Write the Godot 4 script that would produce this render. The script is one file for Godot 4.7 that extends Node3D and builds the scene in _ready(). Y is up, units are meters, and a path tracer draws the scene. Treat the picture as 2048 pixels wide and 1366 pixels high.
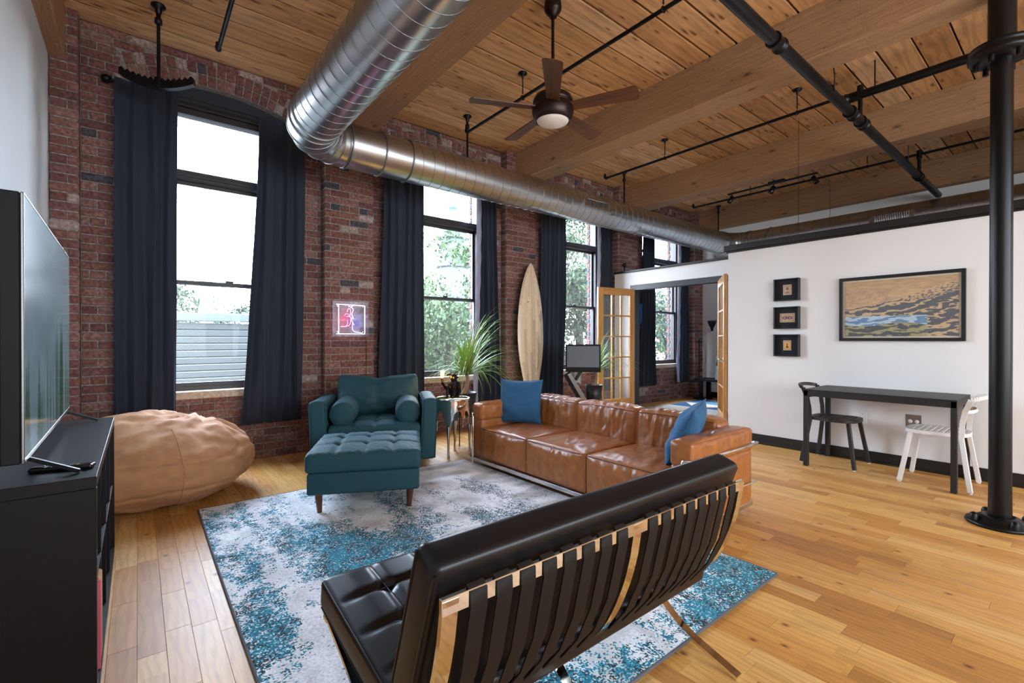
extends Node3D
# A brick loft living room. x runs along the brick wall, -z points at it; metres.

const CEIL := 3.92
const BACK := -5.35      # face of the window bays
const PIL := -5.22       # face of the brick pilasters
const PITCH := 2.51      # from one bay to the next
const LEFT := -0.55      # painted wall at the left
const PARTITION := 5.68  # white partition wall at the right
const FAR := 9.44        # painted wall of the far room
const REAR := 3.6        # wall behind the camera
const REAR_FILL := 5.0  # energy of the fill lights added behind the viewer

var rng := RandomNumberGenerator.new()
var names := {}
var M := {}
var eye := Vector3(0, 1.22, 0)

class MB:
	var st := SurfaceTool.new()
	var uvo := Vector2.ZERO
	func _init() -> void:
		st.begin(Mesh.PRIMITIVE_TRIANGLES)
		st.set_smooth_group(-1)
	func smooth(on := true) -> MB:
		st.set_smooth_group(0 if on else -1)
		return self
	func color(c: Color) -> MB:
		st.set_color(c)
		return self
	func vert(p: Vector3, uv := Vector2.ZERO) -> void:
		st.set_uv(uv + uvo)
		st.add_vertex(p)
	func tri(a: Vector3, b: Vector3, c: Vector3, ua := Vector2.ZERO, ub := Vector2.ZERO, uc := Vector2.ZERO) -> void:
		vert(a, ua); vert(b, ub); vert(c, uc)
	func quad(a: Vector3, b: Vector3, c: Vector3, d: Vector3, ua := Vector2.ZERO, ub := Vector2.ZERO, uc := Vector2.ZERO, ud := Vector2.ZERO) -> void:
		tri(a, b, c, ua, ub, uc); tri(a, c, d, ua, uc, ud)
	# four or three points turned so that they face away from «o»
	func out_quad(p: Array, u: Array, o: Vector3) -> void:
		var a: Vector3 = p[0]
		var b: Vector3 = p[1]
		var c: Vector3 = p[2]
		var n := (a - c).cross(a - b)
		var mid := (a + c) * 0.5
		if n.dot(mid - o) < 0:
			p.reverse(); u.reverse()
		if p.size() == 4:
			quad(p[0], p[1], p[2], p[3], u[0], u[1], u[2], u[3])
		else:
			tri(p[0], p[1], p[2], u[0], u[1], u[2])
	func box(cen: Vector3, size: Vector3, bev := 0.0, bas := Basis.IDENTITY) -> MB:
		var h := size * 0.5
		bev = minf(bev, minf(h.x, minf(h.y, h.z)) * 0.95)
		var at := func(s: Vector3, ax: int) -> Vector3:
			var p := s * h
			for k in 3:
				if k != ax:
					p[k] -= signf(s[k]) * bev
			return p
		var long := 0
		if size.y > size[long]: long = 1
		if size.z > size[long]: long = 2
		for ax in 3:
			var i := (ax + 1) % 3
			var j := (ax + 2) % 3
			if j == long or (i != long and size[j] > size[i]):
				var t := i; i = j; j = t
			for sg in [-1.0, 1.0]:
				var ps := []
				var us := []
				for c in [[-1.0, -1.0], [1.0, -1.0], [1.0, 1.0], [-1.0, 1.0]]:
					var s := Vector3.ZERO
					s[ax] = sg; s[i] = c[0]; s[j] = c[1]
					var p: Vector3 = at.call(s, ax)
					ps.append(cen + bas * p)
					us.append(Vector2(p[i], p[j] + p[ax]))
				out_quad(ps, us, cen)
		if bev > 0.0:
			for ax in 3:
				var i := (ax + 1) % 3
				var j := (ax + 2) % 3
				for si in [-1.0, 1.0]:
					for sj in [-1.0, 1.0]:
						var lo := Vector3.ZERO
						lo[ax] = -1.0; lo[i] = si; lo[j] = sj
						var hi := lo
						hi[ax] = 1.0
						var ps := [at.call(lo, i), at.call(hi, i), at.call(hi, j), at.call(lo, j)]
						var us := []
						for q in 4:
							us.append(Vector2(ps[q][long], ps[q][(long + 1) % 3]))
							ps[q] = cen + bas * ps[q]
						out_quad(ps, us, cen)
			for sx in [-1.0, 1.0]:
				for sy in [-1.0, 1.0]:
					for sz in [-1.0, 1.0]:
						var s := Vector3(sx, sy, sz)
						out_quad([cen + bas * at.call(s, 0), cen + bas * at.call(s, 1), cen + bas * at.call(s, 2)], [Vector2.ZERO, Vector2.ZERO, Vector2.ZERO], cen)
		return self
	func bar(a: Vector3, b: Vector3, w: float, t: float, up := Vector3.UP, bev := 0.0) -> MB:
		var d := b - a
		var z := d.normalized()
		var x := up.cross(z)
		if x.length() < 0.001: x = Vector3.RIGHT.cross(z)
		x = x.normalized()
		return box((a + b) * 0.5, Vector3(w, t, d.length()), bev, Basis(x, z.cross(x), z))
	func ring(c: Vector3, x: Vector3, y: Vector3, r: float, n: int) -> PackedVector3Array:
		var p := PackedVector3Array()
		for k in n:
			var a := TAU * k / n
			p.append(c + (x * cos(a) + y * sin(a)) * r)
		return p
	func tube(pts: Array, r, n := 10, caps := true) -> MB:
		var rings := []
		var x := Vector3.ZERO
		for k in pts.size():
			var p: Vector3 = pts[k]
			var d: Vector3 = (pts[mini(k + 1, pts.size() - 1)] - pts[maxi(k - 1, 0)]).normalized()
			if k == 0:
				x = d.cross(Vector3.UP if absf(d.y) < 0.9 else Vector3.RIGHT).normalized()
			x = (x - d * x.dot(d)).normalized()
			rings.append(ring(p, x, d.cross(x), r[k] if r is Array else r, n))
		var along := 0.0
		smooth()
		for k in pts.size() - 1:
			var a: PackedVector3Array = rings[k]
			var b: PackedVector3Array = rings[k + 1]
			var next: float = along + (pts[k + 1] - pts[k]).length()
			for i in n:
				var j := (i + 1) % n
				var u0 := float(i) / n
				var u1 := float(i + 1) / n
				quad(a[i], a[j], b[j], b[i], Vector2(along, u0), Vector2(along, u1), Vector2(next, u1), Vector2(next, u0))
			along = next
		smooth(false)
		if caps:
			for i in range(1, n - 1):
				tri(rings[0][0], rings[0][i + 1], rings[0][i])
				var e: PackedVector3Array = rings[-1]
				tri(e[0], e[i], e[i + 1])
		return self
	func lathe(prof: Array, n := 24, xf := Transform3D.IDENTITY, sharp := false) -> MB:
		smooth(not sharp)
		for k in prof.size() - 1:
			var a: Vector2 = prof[k]
			var b: Vector2 = prof[k + 1]
			for i in n:
				var t0 := TAU * i / n
				var t1 := TAU * (i + 1) / n
				var p := [Vector3(a.x * cos(t0), a.y, a.x * sin(t0)), Vector3(b.x * cos(t0), b.y, b.x * sin(t0)), Vector3(b.x * cos(t1), b.y, b.x * sin(t1)), Vector3(a.x * cos(t1), a.y, a.x * sin(t1))]
				for q in 4: p[q] = xf * p[q]
				var u := [Vector2(t0, a.y), Vector2(t0, b.y), Vector2(t1, b.y), Vector2(t1, a.y)]
				if a.x > 0.00001: tri(p[0], p[3], p[2], u[0], u[3], u[2])
				if b.x > 0.00001: tri(p[0], p[2], p[1], u[0], u[2], u[1])
		smooth(false)
		return self
	func grid(f: Callable, nu: int, nv: int) -> MB:
		var p := []
		for j in nv + 1:
			var row := PackedVector3Array()
			for i in nu + 1:
				row.append(f.call(float(i) / nu, float(j) / nv))
			p.append(row)
		smooth()
		for j in nv:
			for i in nu:
				var u0 := float(i) / nu
				var u1 := float(i + 1) / nu
				var v0 := float(j) / nv
				var v1 := float(j + 1) / nv
				quad(p[j][i], p[j][i + 1], p[j + 1][i + 1], p[j + 1][i], Vector2(u0, v0), Vector2(u1, v0), Vector2(u1, v1), Vector2(u0, v1))
		smooth(false)
		return self
	# a flat outline with thickness, in the plane of xf's x and y
	func prism(poly: PackedVector2Array, depth: float, xf := Transform3D.IDENTITY) -> MB:
		var ids := Geometry2D.triangulate_polygon(poly)
		for k in range(0, ids.size(), 3):
			var a := poly[ids[k]]
			var b := poly[ids[k + 1]]
			var c := poly[ids[k + 2]]
			for z in [0.0, depth]:
				tri(xf * Vector3(a.x, a.y, z), xf * Vector3(b.x, b.y, z), xf * Vector3(c.x, c.y, z), a, b, c)
		for k in poly.size():
			var a := poly[k]
			var b := poly[(k + 1) % poly.size()]
			quad(xf * Vector3(a.x, a.y, 0), xf * Vector3(b.x, b.y, 0), xf * Vector3(b.x, b.y, depth), xf * Vector3(a.x, a.y, depth), a, b, b, a)
		return self
	# a band of width w and thickness t swept along pts; «side» is the direction of its width
	func ribbon(pts: Array, w: float, t: float, side: Vector3) -> MB:
		var rows := []
		for k in pts.size():
			var d: Vector3 = (pts[mini(k + 1, pts.size() - 1)] - pts[maxi(k - 1, 0)]).normalized()
			var nn := d.cross(side).normalized() * t * 0.5
			var s := side * w * 0.5
			var p: Vector3 = pts[k]
			rows.append([p - s - nn, p + s - nn, p + s + nn, p - s + nn])
		var l := 0.0
		for k in pts.size() - 1:
			var a: Array = rows[k]
			var b: Array = rows[k + 1]
			var l2: float = l + (pts[k + 1] - pts[k]).length()
			for i in 4:
				st.set_smooth_group(i + 1)
				var j := (i + 1) % 4
				quad(a[i], a[j], b[j], b[i], Vector2(l, 0), Vector2(l, w), Vector2(l2, w), Vector2(l2, 0))
			l = l2
		smooth(false)
		quad(rows[0][0], rows[0][3], rows[0][2], rows[0][1])
		quad(rows[-1][0], rows[-1][1], rows[-1][2], rows[-1][3])
		return self
	# a box with rounded edges and its faces cut fine enough to be pushed about by «disp» (position, place on the cube)
	func soft(size: Vector3, r: float, n, xf := Transform3D.IDENTITY, disp = null) -> MB:
		var h := size * 0.5
		r = minf(r, minf(h.x, minf(h.y, h.z)) * 0.99)
		var steps := []
		for ax in 3:
			var l := []
			var e := r / h[ax]
			for k in 4: l.append(-1.0 + e * (1.0 - cos(PI / 2 * k / 4.0)) if k else -1.0)
			var na: int = n[ax] if n is Vector3i else n
			for k in na + 1: l.append(lerpf(-1.0 + e, 1.0 - e, float(k) / na))
			for k in range(3, -1, -1): l.append(1.0 - e * (1.0 - cos(PI / 2 * k / 4.0)) if k else 1.0)
			steps.append(l)
		var core := h - Vector3(r, r, r)
		smooth()
		for ax in 3:
			var i := (ax + 1) % 3
			var j := (ax + 2) % 3
			for sg in [-1.0, 1.0]:
				var rows := []
				for b in steps[j]:
					var row := PackedVector3Array()
					for a in steps[i]:
						var q := Vector3.ZERO
						q[ax] = sg; q[i] = a; q[j] = b
						var p := q * h
						var inner := p.clamp(-core, core)
						var d := (p - inner)
						# keep the corner round: push out along the true direction
						p = inner + (d.normalized() * r if d.length() > 0.000001 else Vector3.ZERO)
						if disp != null: p = disp.call(p, q)
						row.append(xf * p)
					rows.append(row)
				for b in rows.size() - 1:
					for a in rows[0].size() - 1:
						var u := [Vector2(steps[i][a] * h[i], steps[j][b] * h[j]), Vector2(steps[i][a + 1] * h[i], steps[j][b] * h[j]), Vector2(steps[i][a + 1] * h[i], steps[j][b + 1] * h[j]), Vector2(steps[i][a] * h[i], steps[j][b + 1] * h[j])]
						if sg > 0: quad(rows[b][a], rows[b + 1][a], rows[b + 1][a + 1], rows[b][a + 1], u[0], u[3], u[2], u[1])
						else: quad(rows[b][a], rows[b][a + 1], rows[b + 1][a + 1], rows[b + 1][a], u[0], u[1], u[2], u[3])
		smooth(false)
		return self
	func done() -> ArrayMesh:
		st.generate_normals()
		st.index()
		return st.commit()

# ---------------------------------------------------------------- nodes
func numbered(called: String) -> String:
	names[called] = names.get(called, -1) + 1
	return called if names[called] == 0 else "%s_%03d" % [called, names[called]]

func tag(o: Node3D, label: String, category: String, group := "", kind := "") -> Node3D:
	o.set_meta("label", label)
	if category: o.set_meta("category", category)
	if group: o.set_meta("group", group)
	if kind: o.set_meta("kind", kind)
	return o

func thing(called: String, label: String, category: String, at := Vector3.ZERO, turn := 0.0, group := "", kind := "") -> Node3D:
	var o := Node3D.new()
	o.name = numbered(called)
	add_child(o)
	o.position = at
	o.rotation.y = turn
	tag(o, label, category, group, kind)
	return o

func part(called: String, mesh, m: Material, parent: Node3D) -> MeshInstance3D:
	var o := MeshInstance3D.new()
	o.name = called if parent != self else numbered(called)
	o.mesh = mesh.done() if mesh is MB else mesh
	o.material_override = m
	parent.add_child(o, true)
	return o

func struct(called: String, label: String, mesh, m: Material) -> MeshInstance3D:
	var o := part(called, mesh, m, self)
	o.set_meta("label", label)
	o.set_meta("kind", "structure")
	return o

func copy(o: Node3D, label: String, at: Vector3, turn := 0.0) -> Node3D:
	var c: Node3D = o.duplicate()
	c.name = numbered(String(o.name))
	add_child(c)
	c.position = at
	c.rotation.y = turn
	c.set_meta("label", label)
	return c

# ---------------------------------------------------------------- materials
func mat(called: String, c: Color, rough := 0.6, metal := 0.0) -> StandardMaterial3D:
	var m := StandardMaterial3D.new()
	m.resource_name = called
	m.albedo_color = c
	m.roughness = rough
	m.metallic = metal
	M[called] = m
	return m

func hexc(h: String) -> Color:
	return Color.html(h)

func noise(f: float, oct := 3, sd := 1, kind := FastNoiseLite.TYPE_SIMPLEX_SMOOTH) -> FastNoiseLite:
	var n := FastNoiseLite.new()
	n.seed = sd
	n.noise_type = kind
	n.frequency = f
	n.fractal_octaves = oct
	n.fractal_type = FastNoiseLite.FRACTAL_FBM if oct > 1 else FastNoiseLite.FRACTAL_NONE
	return n

func picture(w: int, h: int, f: Callable) -> ImageTexture:
	var data := PackedByteArray()
	data.resize(w * h * 3)
	var k := 0
	for y in h:
		for x in w:
			var c: Color = f.call(x, y)
			data[k] = clampi(int(c.r * 255.0), 0, 255)
			data[k + 1] = clampi(int(c.g * 255.0), 0, 255)
			data[k + 2] = clampi(int(c.b * 255.0), 0, 255)
			k += 3
	return ImageTexture.create_from_image(Image.create_from_data(w, h, false, Image.FORMAT_RGB8, data))

# wood grain that runs along u; light is the value of the wood between the dark lines
func grain(w: int, h: int, sd: int, lines: float, dark: float, knots: int) -> ImageTexture:
	var a := noise(1.0, 3, sd)
	var b := noise(1.0, 2, sd + 7)
	var r := RandomNumberGenerator.new()
	r.seed = sd
	var ks := []
	for k in knots: ks.append([r.randf() * w, r.randf() * h, r.randf_range(5, 11), r.randf_range(2.4, 4.5)])
	return picture(w, h, func(x: int, y: int):
		var yy: float = y
		var kd := 0.0
		for k in ks:
			var dx: float = (x - k[0]) / k[3]
			var dy: float = y - k[1]
			var d2: float = (dx * dx + dy * dy) / (k[2] * k[2])
			if d2 < 9.0:
				yy += signf(dy) * k[2] * 0.7 * exp(-d2)
				kd = maxf(kd, exp(-d2 * 1.6))
		var wob := a.get_noise_2d(x * 0.0022, yy * 0.014) * 2.0
		var s := sin((yy * lines + wob * 2.2) * 1.1) * 0.5 + 0.5
		var fine := b.get_noise_2d(x * 0.009, yy * 0.55)
		var v := 1.0 - dark * (0.28 * s * s + 0.5 * (fine * 0.5 + 0.5)) - dark * 0.55 * maxf(0.0, a.get_noise_2d(x * 0.0018 + 50.0, yy * 0.011))
		v -= kd * 0.42
		return Color(v, v * (1.0 - 0.06 * dark - 0.18 * kd), v * (1.0 - 0.14 * dark - 0.3 * kd)))

func mottle(w: int, sd: int, f: float, lo: float, hi: float) -> ImageTexture:
	var a := noise(f, 4, sd)
	a.noise_type = FastNoiseLite.TYPE_SIMPLEX_SMOOTH
	# blend across the edge so that repeats do not show a seam
	return picture(w, w, func(x: int, y: int):
		var tx := float(x) / w
		var ty := float(y) / w
		var v := lerpf(lerpf(a.get_noise_2d(x, y), a.get_noise_2d(x - w, y), tx), lerpf(a.get_noise_2d(x, y - w), a.get_noise_2d(x - w, y - w), tx), ty)
		var g := lerpf(lo, hi, clampf(v * 1.1 + 0.5, 0.0, 1.0))
		return Color(g, g, g))

func triplanar(m: StandardMaterial3D, t: Texture2D, scale: float, world := true) -> StandardMaterial3D:
	m.albedo_texture = t
	m.uv1_triplanar = true
	m.uv1_world_triplanar = world
	m.uv1_scale = Vector3(scale, scale, scale)
	return m

func relief(m: StandardMaterial3D, t: Texture2D, depth: float) -> StandardMaterial3D:
	m.heightmap_enabled = true
	m.heightmap_texture = t
	m.heightmap_scale = depth
	return m

# ---------------------------------------------------------------- the scene
func _ready() -> void:
	rng.seed = 20
	var cam := Camera3D.new()
	cam.name = "camera"
	cam.fov = rad_to_deg(2.0 * atan(683.0 / 932.0))
	cam.position = eye
	cam.rotation = Vector3(-0.0043, -deg_to_rad(38.8), 0)
	cam.near = 0.05
	cam.far = 400.0
	add_child(cam)
	var env := Environment.new()
	var sky := Sky.new()
	var sm := ProceduralSkyMaterial.new()
	sm.sky_top_color = Color(0.82, 0.90, 1.0)
	sm.sky_horizon_color = Color(0.92, 0.955, 1.0)
	sm.ground_horizon_color = Color(0.6, 0.6, 0.58)
	sm.ground_bottom_color = Color(0.4, 0.4, 0.38)
	sky.sky_material = sm
	env.background_mode = Environment.BG_SKY
	env.sky = sky
	env.background_energy_multiplier = 20.0
	env.tonemap_mode = Environment.TONE_MAPPER_LINEAR
	env.tonemap_exposure = 1.98
	env.sdfgi_enabled = true
	env.ssao_enabled = true
	env.ssil_enabled = true
	var we := WorldEnvironment.new()
	we.name = "environment"
	we.environment = env
	add_child(we)
	materials()
	shell()
	brickwork()
	windows()
	curtains()
	ceiling()
	ductwork()
	pipes()
	objects()
	outside()

func materials() -> void:
	var fine := mottle(256, 3, 0.06, 0.80, 1.0)
	var rough_tex := mottle(256, 9, 0.03, 0.62, 1.0)
	var coarse := mottle(256, 5, 0.02, 0.86, 1.0)
	var oak := grain(1024, 128, 11, 0.30, 0.26, 1)
	var pine := grain(1024, 256, 23, 0.12, 0.34, 9)
	var walnut := grain(512, 128, 31, 0.35, 0.5, 0)
	# sawn timber: faint grain, a knot or two, and the marks of the saw across it
	var sw := noise(1.0, 2, 37)
	var sg := noise(1.0, 3, 38)
	var sawn := picture(1024, 256, func(x: int, y: int):
		var g := 0.86 + 0.10 * sg.get_noise_2d(x * 0.004, y * 0.09) + 0.06 * sg.get_noise_2d(x * 0.02, y * 0.5)
		g += 0.07 * sw.get_noise_2d(x * 0.35, y * 0.012) * (0.5 + sg.get_noise_2d(x * 0.01, 7.0))
		if absf(sg.get_noise_2d(x * 0.0022, y * 0.016 + 40.0)) < 0.012: g -= 0.22
		for q in [[210.0, 150.0, 9.0], [760.0, 70.0, 11.0]]:
			var d: float = Vector2((x - q[0]) / 1.8, y - q[1]).length() / q[2]
			if d < 2.0: g -= 0.4 * exp(-d * d * 1.5)
		return Color(g, g * 0.97, g * 0.93))
	# brick
	var tones := ["93625a", "8b5a51", "9a6a60", "855650", "8f5f54", "8a5d57", "9e7167", "7b504c", "a2786d", "565057", "4c4c56", "bba49c"]
	for k in tones.size():
		var m := mat("brick_%d" % k, hexc(tones[k]), 0.9)
		triplanar(m, rough_tex, 3.1)
		relief(m, rough_tex, 0.35)
	var bv := mat("brick_v", Color.WHITE, 0.9)
	bv.vertex_color_use_as_albedo = true
	triplanar(bv, rough_tex, 3.1)
	relief(bv, rough_tex, 0.35)
	relief(triplanar(mat("mortar", hexc("a3978d"), 0.95), rough_tex, 4.0), rough_tex, 0.4)
	# wood
	var planks := ["e2ab60", "dca255", "e6b268", "d2954c", "e0a863", "c58a48", "eab975"]
	for k in planks.size():
		var m := mat("plank_%d" % k, hexc(planks[k]), 0.48)
		m.albedo_texture = oak
		m.uv1_scale = Vector3(0.9, 4.5, 1)
		m.metallic_specular = 0.4
		m.clearcoat_enabled = true
		m.clearcoat = 0.12
		m.clearcoat_roughness = 0.35
	var pv := mat("plank_v", Color.WHITE, 0.48)
	pv.vertex_color_use_as_albedo = true
	pv.albedo_texture = oak
	pv.uv1_scale = Vector3(0.9, 4.5, 1)
	pv.metallic_specular = 0.4
	pv.clearcoat_enabled = true
	pv.clearcoat = 0.12
	pv.clearcoat_roughness = 0.35
	mat("gap", hexc("3a2614"), 0.9)
	var boards := ["e4b07c", "d8a26e", "ecbe90", "cc9660", "e0ac78", "dca870"]
	for k in boards.size():
		var m := mat("board_%d" % k, hexc(boards[k]), 0.7)
		m.albedo_texture = pine
		m.uv1_scale = Vector3(0.55, 2.6, 1)
	for k in 3:
		var m := mat("beam_%d" % k, hexc(["b88f6a", "b08662", "bd9672"][k]), 0.75)
		m.albedo_texture = sawn
		m.uv1_scale = Vector3(0.4, 2.1, 1)
	var wal := mat("walnut", hexc("74452c"), 0.45)
	wal.albedo_texture = walnut
	wal.uv1_scale = Vector3(1.4, 5.0, 1)
	var dw := mat("door_wood", hexc("d39a54"), 0.4)
	dw.albedo_texture = oak
	dw.uv1_scale = Vector3(0.7, 3.0, 1)
	# paint, metal, cloth
	mat("white_paint", hexc("e2e0de"), 0.8)
	mat("grey_paint", hexc("c9cbcc"), 0.7)
	triplanar(mat("black_paint", hexc("1d1a19"), 0.45), fine, 2.0)
	mat("frame_dark", hexc("2b2625"), 0.45)
	triplanar(mat("arch_panel", hexc("1d232c"), 0.6), fine, 2.0)
	triplanar(mat("sill_cream", hexc("cdb59c"), 0.55), fine, 1.5)
	var duct := mat("galvanised", hexc("b9bbbc"), 0.3, 1.0)
	duct.roughness = 0.3
	mat("duct_seam", hexc("8d8f91"), 0.45, 1.0)
	var iron := triplanar(mat("black_iron", hexc("0e0e10"), 0.36, 0.1), fine, 3.0)
	relief(iron, rough_tex, 0.03)
	iron.metallic_specular = 0.4
	mat("chrome", hexc("e6e4e0"), 0.06, 1.0)
	mat("satin_steel", hexc("c3c4c6"), 0.22, 1.0)
	var cur := triplanar(mat("curtain", hexc("232c3c"), 0.85), fine, 6.0)
	cur.rim_enabled = true
	cur.rim = 0.35
	var ln := triplanar(mat("lining", hexc("a9a7b8"), 0.85), fine, 6.0)
	ln.backlight_enabled = true
	ln.backlight = Color(0.45, 0.45, 0.5)
	var gl := mat("pane", Color(0.92, 0.96, 0.95, 0.06), 0.02)
	gl.transparency = BaseMaterial3D.TRANSPARENCY_ALPHA
	gl.metallic_specular = 0.15
	M["fine"] = fine
	M["rough_tex"] = rough_tex
	M["coarse"] = coarse
	M["walnut_tex"] = walnut

# the camera sees this many pixels of a patch of «size» at p (rough)
func seen(p: Vector3, size: float) -> float:
	var f := Vector3(0.6266, 0, -0.7793)
	var r := Vector3(0.7793, 0, 0.6266)
	var d := p - eye
	var z := d.dot(f)
	if z < 0.3: return 0.0
	if absf(d.dot(r) / z) > 1.16 or absf(d.y / z) > 0.78: return 0.0
	return size / (z * z)

# pieces = [centre, size, tone, basis]; the 300 that show largest become parts, the rest one mass
func lay(parent: Node3D, called: String, pieces: Array, bev: float, tone: String, rest_called: String, tones: Array, uv_shift := false) -> void:
	var order := []
	for k in pieces.size():
		var q: Array = pieces[k]
		order.append([seen(q[0], q[1].x * q[1].y + q[1].y * q[1].z + q[1].x * q[1].z), k])
	order.sort_custom(func(a, b): return a[0] > b[0])
	var cache := {}
	var mass := MB.new()
	var left := 0
	for i in order.size():
		var q: Array = pieces[order[i][1]]
		var bas: Basis = q[3] if q.size() > 3 else Basis.IDENTITY
		if i < 298:
			var key := str(q[1].snapped(Vector3(0.004, 0.002, 0.002)))
			var mesh: ArrayMesh
			if uv_shift or not cache.has(key):
				var b := MB.new()
				if uv_shift: b.uvo = Vector2(rng.randf() * 9.0, rng.randf() * 3.0)
				b.box(Vector3.ZERO, q[1], bev)
				mesh = b.done()
				cache[key] = mesh
			else:
				mesh = cache[key]
			var o := part(called, mesh, M["%s_%d" % [tone, q[2]]], parent)
			o.transform = Transform3D(bas, q[0])
		else:
			mass.color(hexc(tones[q[2]]).srgb_to_linear())
			if uv_shift: mass.uvo = Vector2(rng.randf() * 9.0, rng.randf() * 3.0)
			mass.box(q[0], q[1], bev, bas)
			left += 1
	if left:
		var o := part(rest_called, mass, M[tone + "_v"], parent)
		o.set_meta("kind", "stuff")

func shell() -> void:
	# floor: narrow boards that run to the brick wall
	var fl := struct("floor", "glossy honey oak strip floor with worn dark knots", MB.new().box(Vector3(4.4, -0.06, -0.9), Vector3(10.4, 0.08, 9.3)), M.gap)
	var pieces := []
	var x := LEFT
	while x < FAR:
		var z := BACK - rng.randf() * 0.8
		while z < 0.35:
			var l := rng.randf_range(0.35, 1.25)
			var a := maxf(z, BACK)
			var b := minf(z + l, 0.35)
			if b - a > 0.03 and not (x > PARTITION + 0.1 and a > -2.7):
				var t := rng.randi() % 7
				pieces.append([Vector3(x + 0.0455, -0.01, (a + b) / 2), Vector3(0.0902, 0.02, b - a - 0.0012), t])
			z += l
		x += 0.091
	lay(fl, "plank", pieces, 0.0006, "plank", "plank_field", ["e2ab60", "dca255", "e6b268", "d2954c", "e0a863", "c58a48", "eab975"], true)
	var rearf := MB.new()
	rearf.box(Vector3((LEFT + PARTITION) / 2, -0.01, (0.35 + REAR) / 2), Vector3(PARTITION - LEFT, 0.02, REAR - 0.35))
	part("plank_field", rearf, M.plank_1, fl).set_meta("kind", "stuff")
	# painted walls
	struct("wall_left", "pale grey painted wall behind the television", MB.new().box(Vector3(LEFT - 0.1, CEIL / 2, (BACK + REAR) / 2), Vector3(0.2, CEIL, REAR - BACK)), M.grey_paint)
	struct("wall_rear", "pale painted wall behind the viewer", MB.new().box(Vector3((LEFT + FAR) / 2, CEIL / 2, REAR + 0.1), Vector3(FAR - LEFT + 0.4, CEIL, 0.2)), M.white_paint)
	struct("wall_far", "pale wall of the far room below the last beam", MB.new().box(Vector3(FAR + 0.1, CEIL / 2, (BACK + REAR) / 2), Vector3(0.2, CEIL, REAR - BACK)), M.white_paint)
	# partition block: shorter than the room, open above
	struct("wall_right", "white partition wall with framed pictures", MB.new().box(Vector3((PARTITION + FAR) / 2, 1.15, (-2.81 + REAR) / 2), Vector3(FAR - PARTITION, 2.3, REAR + 2.81)), M.white_paint)
	var tr := MB.new()
	tr.box(Vector3(PARTITION + 0.02, 2.335, (-2.85 + REAR) / 2), Vector3(0.12, 0.07, REAR + 2.85), 0.006)
	tr.box(Vector3(PARTITION - 0.005, 2.29, (-2.83 + REAR) / 2), Vector3(0.03, 0.02, REAR + 2.83), 0.004)
	struct("trim_1", "black cap along the top of the white partition", tr, M.black_paint)
	var bb := MB.new()
	bb.box(Vector3(PARTITION - 0.008, 0.056, (-2.82 + REAR) / 2), Vector3(0.016, 0.112, REAR + 2.82), 0.003)
	bb.box(Vector3(PARTITION - 0.014, 0.012, (-2.82 + REAR) / 2), Vector3(0.028, 0.024, REAR + 2.82), 0.008)
	struct("baseboard_right", "black baseboard under the white partition", bb, M.black_paint)
	var bf := MB.new().box(Vector3(FAR - 0.008, 0.06, -3.95), Vector3(0.016, 0.12, 2.3), 0.003)
	struct("baseboard_far", "black baseboard in the far room", bf, M.black_paint)
	# low wall with the double door
	var lw := MB.new()
	lw.box(Vector3(6.56, 2.22, -4.0), Vector3(0.12, 0.27, 2.44))
	lw.box(Vector3(6.56, 1.045, -5.035), Vector3(0.12, 2.09, 0.37))
	lw.box(Vector3(6.56, 1.045, -3.05), Vector3(0.12, 2.09, 0.47))
	struct("wall_low", "low white wall above and beside the French doors", lw, M.white_paint)
	struct("trim_2", "black cap along the low wall above the French doors", MB.new().box(Vector3(6.56, 2.37, -4.0), Vector3(0.17, 0.035, 2.44), 0.005), M.black_paint)
	var cs := MB.new()
	cs.box(Vector3(6.49, 2.085, -4.02), Vector3(0.025, 0.09, 1.72), 0.003)
	cs.box(Vector3(6.56, 2.06, -4.02), Vector3(0.125, 0.03, 1.6), 0.002)
	cs.box(Vector3(6.49, 1.03, -4.835), Vector3(0.025, 2.06, 0.075), 0.003)
	cs.box(Vector3(6.56, 1.03, -4.81), Vector3(0.125, 2.06, 0.03), 0.002)
	cs.box(Vector3(6.49, 1.03, -3.26), Vector3(0.025, 2.06, 0.075), 0.003)
	cs.box(Vector3(6.56, 1.03, -3.30), Vector3(0.125, 2.06, 0.03), 0.002)
	struct("trim_3", "black casing around the French door opening", cs, M.black_paint)

func bay_x(k: int) -> float:
	return 0.61 + PITCH * k

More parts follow.
